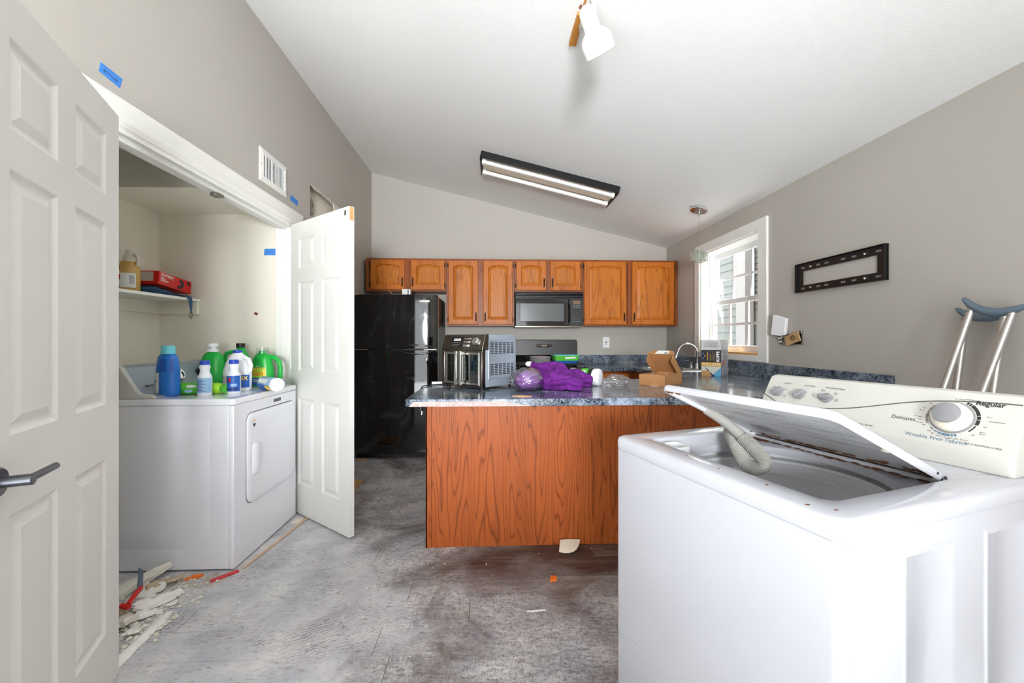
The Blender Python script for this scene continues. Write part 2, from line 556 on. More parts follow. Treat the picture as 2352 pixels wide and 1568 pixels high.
def floor_mat():
    """grey-brown vinyl planks under smeared plaster dust"""
    m, nt, b = _nodes('dusty_plank')
    v = coords(nt, kind='World')
    vs = coords(nt, (1.1, 11, 1), 'World')
    oi = N(nt, 'ShaderNodeObjectInfo')
    shift = N(nt, 'ShaderNodeVectorMath', operation='ADD')
    nt.links.new(vs, shift.inputs[0])
    nt.links.new(math2(nt, 'MULTIPLY', oi.outputs['Random'], 40.0), shift.inputs[1])
    grain = ntex(nt, shift.outputs[0], 3.2, 6, 0.62, 0.6)
    plank = ramp(nt, grain, [(0.28, S(48, 38, 34)), (0.5, S(88, 74, 68)), (0.72, S(136, 122, 114))])
    tone = ramp(nt, oi.outputs['Random'], [(0.0, 0.72), (1.0, 1.12)])
    plank = mixc(nt, 1.0, plank, tone, 'MULTIPLY')
    sep = N(nt, 'ShaderNodeSeparateXYZ')
    nt.links.new(v, sep.inputs[0])
    X, Y = sep.outputs[0], sep.outputs[1]
    # swept strip along the peninsula stays bare
    dx = math2(nt, 'MULTIPLY', math2(nt, 'SUBTRACT', X, 0.62), 0.95)
    dy = math2(nt, 'MULTIPLY', math2(nt, 'SUBTRACT', Y, 2.32), 2.7)
    dist = math2(nt, 'SQRT', math2(nt, 'ADD', math2(nt, 'MULTIPLY', dx, dx), math2(nt, 'MULTIPLY', dy, dy)))
    dist = math2(nt, 'ADD', dist, math2(nt, 'MULTIPLY', math2(nt, 'SUBTRACT', ntex(nt, v, 2.6, 5, 0.6, 0.5), 0.5), 1.5))
    far = ramp(nt, dist, [(0.42, 0.0), (0.66, 0.42), (1.1, 0.72), (1.9, 1.0)])
    blot = ramp(nt, ntex(nt, v, 1.7, 8, 0.7, 0.8), [(0.36, 0.10), (0.48, 0.62), (0.60, 1.0)])
    streak = ntex(nt, coords(nt, (1.0, 2.6, 1), 'World', rot=(0, 0, 0.55)), 30.0, 9, 0.82, 0.7)
    streak2 = ntex(nt, coords(nt, (2.4, 1.0, 1), 'World', rot=(0, 0, -0.35)), 55.0, 8, 0.82, 1.0)
    fine = ramp(nt, math2(nt, 'ADD', math2(nt, 'MULTIPLY', streak, 0.55), math2(nt, 'MULTIPLY', streak2, 0.45)), [(0.435, 0.0), (0.50, 0.60), (0.565, 1.0)])
    cover = math2(nt, 'MULTIPLY', far, blot)
    cover = math2(nt, 'MULTIPLY', cover, math2(nt, 'ADD', 0.26, math2(nt, 'MULTIPLY', fine, 0.95)), True)
    # thick smooth skim coat towards the closet and the door, with trowel ripples in patches
    sk = math2(nt, 'ADD', math2(nt, 'MULTIPLY', X, -1.0), math2(nt, 'MULTIPLY', ntex(nt, v, 3.0, 7, 0.66, 1.0), 1.1))
    sk = math2(nt, 'SUBTRACT', sk, math2(nt, 'MULTIPLY', math2(nt, 'ABSOLUTE', math2(nt, 'SUBTRACT', Y, 1.75)), 0.5))
    skim = ramp(nt, sk, [(0.72, 0.0), (1.08, 0.92)])
    wv = N(nt, 'ShaderNodeTexWave')
    wv.inputs['Scale'].default_value = 14.0
    wv.inputs['Distortion'].default_value = 9.0
    wv.inputs['Detail'].default_value = 3.0
    wv.inputs['Detail Scale'].default_value = 1.4
    nt.links.new(coords(nt, (1.0, 1.6, 1), 'World', rot=(0, 0, 0.9)), wv.inputs['Vector'])
    inpatch = ramp(nt, ntex(nt, v, 3.6, 3, 0.5, 0.3), [(0.50, 0.0), (0.58, 1.0)])
    lines = ramp(nt, wv.outputs['Fac'], [(0.12, 0.6), (0.35, 0.0)])
    ripple = math2(nt, 'SUBTRACT', 1.0, math2(nt, 'MULTIPLY', lines, inpatch))
    scratch = ramp(nt, streak, [(0.36, 0.35), (0.46, 1.0)])
    cover = math2(nt, 'MAXIMUM', cover, math2(nt, 'MULTIPLY', math2(nt, 'MULTIPLY', skim, ripple), scratch))
    dustc = ramp(nt, ntex(nt, v, 5.0, 5, 0.6), [(0.3, S(182, 182, 190)), (0.7, S(226, 225, 224))])
    col = mixc(nt, cover, plank, dustc)
    speck = ramp(nt, ntex(nt, v, 130.0, 2, 0.5), [(0.70, 0.0), (0.74, 0.85)])
    col = mixc(nt, math2(nt, 'MULTIPLY', speck, 0.8), col, S(214, 212, 208))
    nt.links.new(col, b.inputs['Base Color'])
    rr = ramp(nt, cover, [(0.0, 0.33), (0.5, 0.75)])
    nt.links.new(rr, b.inputs['Roughness'])
    h = math2(nt, 'ADD', math2(nt, 'MULTIPLY', cover, 0.8), math2(nt, 'MULTIPLY', grain, 0.25))
    bump(nt, b, h, 0.35, 0.002)
floor_mat()

def fridge_mat():
    """black appliance gloss with wiped dust smears"""
    m, nt, b = _nodes('fridge_black')
    v = coords(nt, (1, 1, 0.6))
    sm = ramp(nt, ntex(nt, v, 5.0, 8, 0.72, 1.0), [(0.52, 0.0), (0.75, 1.0)])
    nt.links.new(mixc(nt, math2(nt, 'MULTIPLY', sm, 0.10), (0.003, 0.003, 0.0035), S(150, 160, 160)), b.inputs['Base Color'])
    nt.links.new(ramp(nt, sm, [(0, 0.05), (1, 0.22)]), b.inputs['Roughness'])
    b.inputs['Coat Weight'].default_value = 0.4
    b.inputs['Coat Roughness'].default_value = 0.04
fridge_mat()
# ---------------------------------------------------------------- the room
XL, XR, YB, YR = -1.45, 2.13, 5.0, -3.3
SL = 0.2416
CZ = lambda x: 3.2 - SL * (x - XL)

m = MB()
m.loops([[(x, y, CZ(x) + dz) for x, y in ((-3.6, -3.5), (2.34, -3.5), (2.34, 5.15), (-3.6, 5.15))] for dz in (0, 0.12)])
struct(m.build('ceiling', 'ceiling_paint', smooth=False), 'white textured ceiling sloping down to the window wall')

m = MB()
m.prism([(-2.55, -0.05), (2.30, -0.05), (2.30, CZ(2.3) + 0.05), (-1.6, CZ(-1.6) + 0.05), (-2.55, 2.9)], 'xz', 5.0, 5.12)
struct(m.build('wall_back', 'wall_paint', smooth=False))

# right wall with the window opening
WY0, WY1, WZ0, WZ1 = 3.215, 4.165, 1.085, 2.085
m = MB()
top = CZ(XR) + 0.06
m.box(XR, XR + 0.17, -3.4, WY0, -0.05, top).box(XR, XR + 0.17, WY1, 5.0, -0.05, top)
m.box(XR, XR + 0.17, WY0, WY1, -0.05, WZ0).box(XR, XR + 0.17, WY0, WY1, WZ1, top)
struct(m.build('wall_right', 'wall_paint', smooth=False))

# left wall: closet opening and a torn-out niche above the door
OY0, OY1, OZ = 1.53, 3.075, 2.045
NY0, NY1, NZ0, NZ1 = 3.345, 4.15, 1.75, 2.46
m = MB()
t = 3.26
wx0, wx1 = XL - 0.11, XL
m.box(wx0, wx1, 1.38, OY0, -0.05, t).box(wx0, wx1, OY0, OY1, OZ, t).box(wx0, wx1, OY1, NY0, -0.05, t)
m.box(wx0, wx1, NY0, NY1, NZ1, t).box(wx0, wx1, NY0, NY1, -0.05, NZ0).box(wx0, wx1, NY1, 5.0, -0.05, t)
wl = struct(m.build('wall_left', 'wall_paint', smooth=False))
m = MB()
m.box(XL - 0.10, XL - 0.065, NY0 - 0.02, NY1 + 0.02, NZ0 - 0.02, NZ1 + 0.02)
m.build('niche_board', 'closet_paint', wl, smooth=False)
# rough torn drywall along the niche's upper edge
m = MB()
pts = []
yy = NY0
top_edge, low_edge = [], []
while yy < NY1 + 0.001:
    top_edge.append((yy, NZ1 + 0.004))
    low_edge.append((yy, NZ1 - 0.012 - 0.03 * abs(fbm(yy * 9, 3.1)) - (0.05 if 3.86 < yy < 3.95 else 0)))
    yy += 0.035
m.loops([[(XL - d, y, z) for y, z in top_edge + low_edge[::-1]] for d in (0.012, 0.003)])
m.build('torn_edge', 'drywall', wl, smooth=False)
m = MB()
m.loops([[(XL - 0.063 + d, y, z) for y, z in [(3.352, 2.235), (3.475, 2.235), (3.49, 2.25), (3.49, 2.335), (3.47, 2.36), (3.42, 2.37), (3.352, 2.37)]] for d in (0, 0.03)])
m.build('junction_box', 'galvanized', wl, bevel=0.003)
m = MB()
m.box(XL - 0.033, XL - 0.0315, 3.36, 3.42, 2.245, 2.355).build('box_shade', 'black_matte', wl)  # black sheet on the solid box face, standing in for its shaded inside
m = MB()
m.cyl((XL - 0.034, 3.47, 2.31), (XL - 0.031, 3.47, 2.31), 0.006, n=8).build('knockout', 'black_matte', wl)

# closet behind the left wall
CX = -2.39
m = MB()
m.box(CX - 0.1, CX, 1.29, 3.19, -0.05, 3.2)
struct(m.build('wall_closet_back', 'closet_paint', smooth=False))
m = MB()
m.box(CX, XL - 0.11, OY1 + 0.0, OY1 + 0.11, -0.05, 3.2)
struct(m.build('wall_closet_side', 'closet_paint', smooth=False))
m = MB()
m.box(-3.6, XL, 1.28, 1.38, -0.05, 3.75)
struct(m.build('wall_living_return', 'wall_paint', smooth=False))
m = MB()
m.box(CX, XL - 0.11, 2.55, OY1, 2.12, 2.95)
struct(m.build('ceiling_closet_soffit', 'closet_paint', smooth=False))
m = MB()
m.box(CX, XL - 0.11, 1.38, 2.55, 2.75, 2.95)
struct(m.build('ceiling_closet', 'wall_paint', smooth=False))

# living room behind the camera
m = MB()
m.box(-3.6, -2.75, -3.4, YR, -0.05, 3.9).box(-1.85, -1.0, -3.4, YR, -0.05, 3.75).box(-2.75, -1.85, -3.4, YR, 2.1, 3.75)
m.box(-1.0, 1.0, -3.4, YR, 2.3, 3.2).box(1.0, 2.3, -3.4, YR, -0.05, 3.0)
struct(m.build('wall_rear', 'wall_paint', smooth=False))
m = MB()
m.box(-3.6, -3.5, -3.4, 1.38, -0.05, 3.85)
struct(m.build('wall_living', 'wall_paint', smooth=False))

# floor slab with individual planks on it
m = MB()
m.box(-3.6, 2.3, -3.4, 5.1, -0.06, -0.007)
floor = struct(m.build('floor', 'sub_floor', smooth=False, origin=(0, 0, 0)), 'grey-brown vinyl plank floor smeared with white plaster dust')
PW, PL = 0.165, 1.22
def plank_mesh(w):
    b = 0.0015
    mb = MB()
    mb.loops([[(0.0, 0, -0.008), (w, 0, -0.008), (w, PW, -0.008), (0, PW, -0.008)],
              [(0.0007, 0.0007, -b), (w - 0.0007, 0.0007, -b), (w - 0.0007, PW - 0.0007, -b), (0.0007, PW - 0.0007, -b)],
              [(b, b, 0), (w - b, b, 0), (w - b, PW - b, 0), (b, PW - b, 0)]], False, True)
    me = bpy.data.meshes.new('plank')
    me.from_pydata(mb.v, [], mb.f)
    me.materials.append(MAT['dusty_plank'])
    return me
meshes = {}
y0 = 2.276 - 9 * PW
row = 0
rng = random.Random(11)
while y0 < 5.0:
    lo = -2.38 if 1.45 < y0 < 3.0 else XL
    x = lo - rng.random() * 0.9
    while x < XR:
        a, b = max(x, lo), min(x + PL, XR)
        if b - a > 0.03:
            key = round(b - a, 3)
            if key not in meshes:
                meshes[key] = plank_mesh(b - a)
            o = bpy.data.objects.new('plank', meshes[key])
            o.parent = floor
            o.location = (a, y0, 0)
            W[o] = W[floor]
            COL.objects.link(o)
        x += PL
    y0 += PW
    row += 1
m = MB()
yn = 2.276 - 9 * PW
m.box(-3.5, XR, -3.3, yn, -0.007, 0.0)
m.box(-3.5, XL, yn, 1.38, -0.007, 0.0)
m.build('living_room_flooring', 'bounce_floor', floor, smooth=False)  # unseen floor, made pale to bounce the sun up to the ceiling

# casing round the closet opening (each board its own part)
tr = struct(thing('trim_1', 'white door casing round the closet opening', None, (XL, 2.3, 0)))
if 'category' in tr:
    del tr['category']
m = MB()
prof = [(0, OZ), (0.012, OZ), (0.018, OZ + 0.02), (0.014, OZ + 0.045), (0.019, OZ + 0.095), (0.015, OZ + 0.104), (0, OZ + 0.104)]
m.loops([[(XL + d, y, z) for d, z in prof] for y in (1.42, 3.19)])
m.build('head_casing', 'white_trim', tr, smooth=False)
m = MB()
m.box(XL, XL + 0.016, OY1 + 0.012, OY1 + 0.10, 0, OZ).build('side_casing', 'white_trim', tr, bevel=0.003)
m = MB()
m.box(XL, XL + 0.016, 1.42, OY0 - 0.012, 0, OZ).build('side_casing', 'white_trim', tr, bevel=0.003)
m = MB()
m.box(XL - 0.12, XL + 0.004, OY0, OY1, OZ - 0.022, OZ + 0.002).box(XL - 0.075, XL - 0.035, OY0, OY1, OZ - 0.036, OZ - 0.02)
m.build('head_jamb', 'white_trim', tr, bevel=0.002)
for ya, yb in ((OY0, OY0 + 0.018), (OY1 - 0.018, OY1)):
    m = MB()
    m.box(XL - 0.12, XL + 0.004, ya, yb, 0, OZ - 0.02)
    m.box(XL - 0.075, XL - 0.035, ya - (0.012 if ya > 2 else 0), yb + (0.012 if ya < 2 else 0), 0, OZ - 0.03)
    m.build('side_jamb', 'white_trim', tr, bevel=0.002)
m = MB()
m.box(XL - 0.075, XL - 0.03, 2.30, 2.345, OZ - 0.052, OZ - 0.036).cyl((XL - 0.05, 2.285, OZ - 0.044), (XL - 0.05, 2.30, OZ - 0.044), 0.006, n=8)
m.build('catch_plate', 'galvanized', tr)

# closet doors
def six_panel(mb, w, h, y, s):
    xs = [0, 0.105, w / 2 - 0.048, w / 2 + 0.048, w - 0.105, w]
    zs = [0, 0.205, 0.80, 0.985, 1.60, 1.695, 1.905, h]
    rings = [(0.0, 0.0), (0.010, 0.007), (0.016, 0.009), (0.022, 0.009), (0.044, 0.001)]
    for i in range(5):
        for j in range(7):
            x0, x1, z0, z1 = xs[i], xs[i + 1], zs[j], zs[j + 1]
            if i in (1, 3) and j in (1, 3, 5):
                mb.loops([[(x0 + k, y - s * d, z0 + k), (x1 - k, y - s * d, z0 + k), (x1 - k, y - s * d, z1 - k), (x0 + k, y - s * d, z1 - k)] for k, d in rings], False, True)
            else:
                mb.add([(x0, y, z0), (x1, y, z0), (x1, y, z1), (x0, y, z1)], [(0, 1, 2, 3)])

def closet_door(name, hinge, ang, vis, label):
    w, h, t = 0.715, 2.015, 0.035
    d = thing(name, label, None, hinge, ang)
    d['kind'] = 'structure'
    mb = MB()
    ya, yb = (0, -t) if vis > 0 else (0, t)
    six_panel(mb, w, h, ya, 1 if vis > 0 else -1)
    six_panel(mb, w, h, yb, -1 if vis > 0 else 1)
    for x in (0, w):
        mb.add([(x, ya, 0), (x, yb, 0), (x, yb, h), (x, ya, h)], [(0, 1, 2, 3)])
    for z in (0, h):
        mb.add([(0, ya, z), (w, ya, z), (w, yb, z), (0, yb, z)], [(0, 1, 2, 3)])
    slab = mb.build('slab', 'white_door', d, local=True, smooth=False, recalc=False)
    bm = bmesh.new()
    bm.from_mesh(slab.data)
    bmesh.ops.remove_doubles(bm, verts=bm.verts, dist=0.0002)
    bmesh.ops.recalc_face_normals(bm, faces=bm.faces)
    bm.to_mesh(slab.data)
    bm.free()
    for z in (0.22, 1.0, 1.8):
        mb = MB()
        yk_ = yb if vis > 0 else ya
        mb.cyl((-0.004, yk_, z), (-0.004, yk_, z + 0.09), 0.007, n=10)
        if vis > 0:
            mb.obox((-0.010, yk_ - 0.028, z + 0.045), (0.003, 0.056, 0.09), (0, 0, R(25)))
        mb.build('hinge', 'white_door', d, local=True)
    return d, w, ya, yb
d1, w1, ya, yb = closet_door('door_1', (-1.358, 1.564, 0.012), R(-66.4), 1, 'white six-panel closet door with a grey lever handle')
m = MB()
hx, hz = w1 - 0.052, 0.892
m.lathe([(0.0, 0), (0.033, 0), (0.033, 0.006), (0.030, 0.010), (0.0, 0.010)], (hx, 0, hz), 28, (0, 1, 0))
m.build('rose', 'nickel', d1, local=True)
m = MB()
m.cyl((hx, 0.010, hz), (hx, 0.062, hz), 0.0125, n=20)
m.build('spindle', 'nickel', d1, local=True, bevel=0.0008)
m = MB()
m.tube([(hx, 0.050, hz), (hx - 0.03, 0.052, hz), (hx - 0.115, 0.052, hz)], [0.0085, 0.0085, 0.0085], 14)
m.build('lever', 'nickel', d1, local=True)
d2, w2, ya, yb = closet_door('door_2', (-1.432, 3.0, 0.012), R(-38.8), -1, 'white six-panel closet door standing open beside the refrigerator')
m = MB()
m.box(w2 - 0.004, w2 + 0.001, ya + 0.004, yb - 0.003, 1.93, 2.013)
m.build('bare_core', 'raw_wood', d2, local=True, smooth=False)
m = MB()
m.box(w2 - 0.05, w2 - 0.03, ya - 0.001, ya, 1.965, 1.995)
m.build('label_sticker', 'grey_print', d2, local=True, smooth=False)

# baseboard by the refrigerator side and threshold
m = MB()
m.box(XL, XL + 0.012, 3.19, 4.95, 0, 0.085)
struct(m.build('baseboard_left', 'white_trim', bevel=0.003))

# window: casing, jamb liner, two sashes with muntins
wn = struct(thing('window_1', 'white double-hung window with muntin grids above the sink', None, (XR, 3.69, WZ0)))
if 'category' in wn:
    del wn['category']
def wpart(name, boxes, mt='vinyl_white', bev=0.002, parent=None):
    mb = MB()
    for b in boxes:
        mb.box(*b)
    return mb.build(name, mt, parent or wn, bevel=bev)
ct = 0.018
wpart('head_casing', [(XR - ct, XR, 3.11, 4.255, WZ1, WZ1 + 0.09)], 'white_trim')
wpart('side_casing', [(XR - ct, XR, 3.11, WY0, 1.035, WZ1)], 'white_trim')
wpart('side_casing', [(XR - ct, XR, WY1, 4.255, 1.035, WZ1)], 'white_trim')
wpart('bottom_casing', [(XR - ct, XR, WY0, WY1, 1.035, WZ0)], 'white_trim')
J = 0.016
wpart('jamb_liner', [(XR - 0.002, XR + 0.17, WY0, WY0 + J, WZ0, WZ1), (XR - 0.002, XR + 0.17, WY1 - J, WY1, WZ0, WZ1),
                     (XR - 0.002, XR + 0.17, WY0 + J, WY1 - J, WZ1 - J, WZ1)], 'white_trim')
wpart('sill', [(XR - 0.002, XR + 0.17, WY0 + J, WY1 - J, WZ0 - 0.002, WZ0 + 0.02)], 'raw_wood')
wpart('stop_bead', [(XR + 0.085, XR + 0.10, WY0 + J, WY0 + J + 0.02, WZ0, WZ1), (XR + 0.085, XR + 0.10, WY1 - J - 0.02, WY1 - J, WZ0, WZ1)])
def sash(x, z0, z1, rail_b, rail_t):
    a, b = WY0 + J, WY1 - J
    st = 0.042
    s = wpart('sash', [(x, x + 0.035, a, a + st, z0, z1), (x, x + 0.035, b - st, b, z0, z1),
                       (x, x + 0.035, a + st, b - st, z0, z0 + rail_b), (x, x + 0.035, a + st, b - st, z1 - rail_t, z1)])
    ga, gb, g0, g1 = a + st, b - st, z0 + rail_b, z1 - rail_t
    xm = x + 0.0175
    bars = []
    for k in (1, 2):
        yk = ga + (gb - ga) * k / 3
        bars.append((xm - 0.008, xm + 0.008, yk - 0.011, yk + 0.011, g0, g1))
    zk = (g0 + g1) / 2
    bars.append((xm - 0.0075, xm + 0.0075, ga, gb, zk - 0.011, zk + 0.011))
    for b_ in bars:
        wpart('muntin', [b_], parent=s, bev=0.0)
    for i in range(3):
        for j in range(2):
            y_a, y_b = ga + (gb - ga) * i / 3, ga + (gb - ga) * (i + 1) / 3
            z_a, z_b = (g0, zk) if j == 0 else (zk, g1)
            wpart('pane', [(xm - 0.001, xm + 0.001, y_a, y_b, z_a, z_b)], 'window_glass', 0.0, s)
zm = 1.575
sash(XR + 0.137, zm - 0.02, WZ1 - J, 0.035, 0.05)
sash(XR + 0.100, WZ0 + 0.02, zm + 0.02, 0.055, 0.042)

# ---------------------------------------------------------------- outside the window
nh = thing('neighbouring_house', 'grey lap-sided house with white corner boards seen through the window', 'house', (5.0, 8, -0.5))
def siding(x, ya, yb, z0, z1, ex, parent):
    z = z0
    while z < z1:
        mb = MB()
        mb.loops([[(x, y, z), (x - 0.022, y, z), (x - 0.004, y, z + ex), (x, y, z + ex)] for y in (ya, yb)])
        mb.build('siding_board', 'siding_grey', parent, smooth=False)
        z += ex
siding(4.6, 7.55, 15.0, -0.45, 5.0, 0.15, nh)
m = MB()
m.box(4.6, 7.4, 7.55, 15.0, -0.5, 5.0).build('wall', 'siding_grey', nh, smooth=False)
m = MB()
m.box(4.56, 4.72, 7.30, 7.58, -0.5, 5.0).build('corner_board', 'house_white', nh, smooth=False)
siding(4.78, 2.6, 7.35, 1.76, 5.0, 0.105, nh)
m = MB()
m.box(4.78, 7.4, 2.6, 7.55, -0.5, 5.0).build('wing_wall', 'house_white', nh, smooth=False)
m = MB()
m.box(4.73, 4.78, 4.12, 4.80, -0.5, 1.69).build('door', 'house_white', nh, bevel=0.008)
m = MB()
m.box(4.72, 4.735, 4.27, 4.65, 0.98, 1.58).build('door_glass', 'neighbour_glass', nh)
m = MB()
m.box(4.71, 4.79, 4.04, 4.12, -0.5, 1.76).box(4.71, 4.79, 4.80, 4.88, -0.5, 1.76).box(4.71, 4.79, 4.12, 4.80, 1.69, 1.76).build('door_casing', 'house_white', nh, bevel=0.008)
m = MB()
m.loops([[(4.25, y, 2.27), (4.78, y, 2.50), (4.78, y, 2.40), (4.25, y, 2.18)] for y in (3.9, 5.5)])
m.build('porch_roof', 'shingle_grey', nh, smooth=False)
dk = MB()
dk.box(2.45, 6.3, -4, 12, -0.56, -0.5)
struct(dk.build('ground', 'asphalt', smooth=False))
# ---------------------------------------------------------------- wall cabinets
def arch_loop(x0, x1, z0, z1, rise, y, n=10):
    """rectangle whose top edge is a shallow arch; z1 is the crown"""
    pts = [(x0, y, z0), (x1, y, z0)]
    for i in range(n + 1):
        t = i / n
        pts.append((x1 + (x0 - x1) * t, y, z1 - rise * (2 * t - 1) ** 2))
    return pts

def cab_door(cab, x0, x1, z0, z1, y, hand, arch=0.025):
    st = 0.055
    mb = MB()
    loops = [arch_loop(x0, x1, z0, z1, 0, y + 0.019), arch_loop(x0, x1, z0, z1, 0, y + 0.004), arch_loop(x0 + 0.004, x1 - 0.004, z0 + 0.004, z1 - 0.004, 0, y)]
    loops += [arch_loop(x0 + st + k, x1 - st - k, z0 + st + k, z1 - st + 0.008 - k, arch, y + dd) for k, dd in ((0, 0), (0.004, 0.006), (0.006, 0.012))]
    mb.loops(loops, False, False)
    d = mb.build('door', 'oak_door', cab, smooth=False, recalc=True)
    mb = MB()
    mb.loops([arch_loop(x0 + st + k, x1 - st - k, z0 + st + k, z1 - st + 0.008 - k, arch, y + dd) for k, dd in ((0.004, 0.013), (0.008, 0.011), (0.032, 0.003), (0.034, 0.003))], True, True)
    mb.build('panel', 'oak_panel', d, smooth=False)
    hx = x1 - 0.022 if hand > 0 else x0 + 0.022
    pl = MB()
    pl.box(hx - 0.008, hx + 0.008, y - 0.0025, y, z0 + 0.035, z0 + 0.135)
    pl.tube([(hx, y - 0.002, z0 + 0.05), (hx, y - 0.018, z0 + 0.056), (hx, y - 0.022, z0 + 0.085), (hx, y - 0.018, z0 + 0.114), (hx, y - 0.002, z0 + 0.12)], 0.0045, 8)
    pl.build('handle', 'bronze', d, bevel=0.001)
    hgx = x0 - 0.006 if hand > 0 else x1 + 0.006
    for hz in (z0 + 0.03, z1 - 0.075):
        mb = MB()
        mb.box(hgx - 0.008, hgx + 0.006, y + 0.010, y + 0.019, hz, hz + 0.045)
        mb.cyl((hgx, y + 0.012, hz), (hgx, y + 0.012, hz + 0.045), 0.004, n=8)
        mb.build('hinge', 'bronze', d)
    return d

def wall_cabinet(label, x0, x1, z0, z1, doors):
    c = thing('wall_cabinet', label, 'cabinet', ((x0 + x1) / 2, 4.84, z0))
    yf = 4.68
    mb = MB()
    mb.box(x0, x1, yf + 0.02, 4.998, z0, z1)
    mb.build('body', 'oak_frame', c)
    st = 0.034
    mid = (x0 + x1) / 2
    for a, b in ((x0, x0 + st), (x1 - st, x1), (mid - 0.03, mid + 0.03)):
        mb = MB()
        mb.box(a, b, yf, yf + 0.02, z0, z1).build('stile', 'oak_frame', c, bevel=0.001)
    for a, b in ((z0, z0 + 0.03), (z1 - 0.035, z1)):
        mb = MB()
        mb.box(x0 + st, x1 - st, yf + 0.001, yf + 0.02, a, b).build('rail', 'oak_frame_across', c, bevel=0.001)
    for (a, b, hand) in doors:
        cab_door(c, a, b, z0 + 0.018, z1 - 0.022, yf - 0.019, hand)
    return c
ZT, ZB, ZS = 2.122, 1.366, 1.752
wall_cabinet('short two-door oak wall cabinet above the black refrigerator', -1.42, -0.53, ZS, ZT, [(-1.362, -0.992, 1), (-0.92, -0.548, -1)])
wall_cabinet('tall oak wall cabinet with two narrow doors between refrigerator and microwave', -0.528, 0.238, ZB, ZT, [(-0.502, -0.172, 1), (-0.112, 0.218, -1)])
wall_cabinet('short two-door oak wall cabinet directly above the black microwave', 0.240, 1.016, ZS, ZT, [(0.260, 0.598, 1), (0.650, 0.990, -1)])
wall_cabinet('oak wall cabinet with two broad doors beside the window wall', 1.018, 2.125, ZB, ZT, [(1.034, 1.518, 1), (1.588, 2.078, -1)])

# ---------------------------------------------------------------- microwave
mw = thing('microwave', 'black over-range microwave with grey door window', 'microwave', (0.628, 4.77, 1.352))
X0, X1, Z0, Z1, YF = 0.243, 1.013, 1.352, 1.750, 4.60
m = MB()
m.box(X0, X1, YF + 0.02, 4.998, Z0, Z1).build('body', 'black_satin', mw, bevel=0.004)
for i in range(4):
    z = Z1 - 0.016 - i * 0.0165
    m = MB()
    m.loops([[(x, YF - 0.004, z - 0.003), (x, YF + 0.02, z + 0.008), (x, YF + 0.02, z + 0.001), (x, YF - 0.004, z - 0.010)] for x in (X0 + 0.004, X1 - 0.004)])
    m.build('vent_slat', 'black_satin', mw, smooth=False)
dx1 = 0.845
m = MB()
z0, z1 = Z0 + 0.012, Z1 - 0.08
loops = []
for k, dd in ((0, 0.02), (0, 0.004), (0.006, 0), (0.048, 0), (0.056, 0.008)):
    loops.append([(X0 + 0.004 + k, YF + dd, z0 + k), (dx1 - k * (1.0 if k < 0.01 else 1.0), YF + dd, z0 + k), (dx1 - k, YF + dd, z1 - k), (X0 + 0.004 + k, YF + dd, z1 - k)])
m.loops(loops, True, False)
dr = m.build('door', 'black_gloss', mw, smooth=False)
m = MB()
m.box(X0 + 0.056, dx1 - 0.052, YF + 0.006, YF + 0.01, z0 + 0.052, z1 - 0.052).build('window', 'micro_window', dr, smooth=False)
m = MB()
for a, b in ((X0 + 0.05, X0 + 0.056), (dx1 - 0.053, dx1 - 0.047)):
    m.box(a, b, YF - 0.002, YF + 0.006, z0 + 0.05, z1 - 0.05)
m.box(X0 + 0.05, dx1 - 0.047, YF - 0.002, YF + 0.006, z0 + 0.046, z0 + 0.052).box(X0 + 0.05, dx1 - 0.047, YF - 0.002, YF + 0.006, z1 - 0.052, z1 - 0.046)
m.build('window_bezel', 'black_gloss', dr, bevel=0.001)
m = MB()
m.tube([(dx1 + 0.008, YF + 0.004, z0 + 0.05), (dx1 + 0.006, YF - 0.028, z0 + 0.075), (dx1 + 0.006, YF - 0.03, z0 + 0.15), (dx1 + 0.006, YF - 0.028, z0 + 0.215), (dx1 + 0.008, YF + 0.004, z0 + 0.24)], 0.009, 10)
m.build('handle', 'black_gloss', dr)
m = MB()
m.box(dx1 + 0.003, X1 - 0.003, YF + 0.002, YF + 0.02, z0, z1)
cp = m.build('control_panel', 'black_satin', mw, bevel=0.003)
m = MB()
m.box(0.893, 0.975, YF, YF + 0.003, 1.612, 1.648).build('display', 'display_amber', cp)
for r in range(9):
    z = 1.596 - r * 0.021 - (0.012 if r > 2 else 0)
    for c in range(3):
        m = MB()
        m.box(0.894 + c * 0.029, 0.916 + c * 0.029, YF + 0.0005, YF + 0.003, z - 0.006, z + 0.003)
        m.build('button', 'key_grey' if r in (0, 1, 8) else 'black_gloss', cp, smooth=False)
        if r > 2:
            text(str((r - 3) * 3 + c + 1) if (r - 3) * 3 + c + 1 < 10 else 'OFF', 0.011, 'key_grey', cp, (0.905 + c * 0.029, YF - 0.0001, z - 0.002), FRONT)
m = MB()
m.box(X0, X1, YF + 0.01, YF + 0.02, Z0, Z0 + 0.012).build('bottom_trim', 'dark_steel', mw)

# ---------------------------------------------------------------- refrigerator
fr = thing('refrigerator', 'black top-freezer refrigerator with smudged glossy doors', 'refrigerator', (-0.985, 4.6, 0))
FX0, FX1 = -1.408, -0.566
m = MB()
m.box(FX0 + 0.006, FX1 - 0.006, 4.315, 4.975, 0.03, 1.655).build('body', 'black_satin', fr, bevel=0.006)
def fdoor(z0, z1, name):
    n = 14
    out = []
    for i in range(n + 1):
        t = i / n
        x = FX0 + (FX1 - FX0) * t
        out.append((x, 4.245 - 0.035 * (1 - (2 * t - 1) ** 2)))
    out[0] = (FX0, 4.262)
    out[-1] = (FX1, 4.262)
    poly = out + [(FX1, 4.312), (FX0, 4.312)]
    mb = MB()
    mb.loops([[(x, y, z0) for x, y in poly], [(x, y, z1) for x, y in poly]])
    return mb.build(name, 'fridge_black', fr, bevel=0.004, angle=30)
df = fdoor(1.118, 1.668, 'freezer_door')
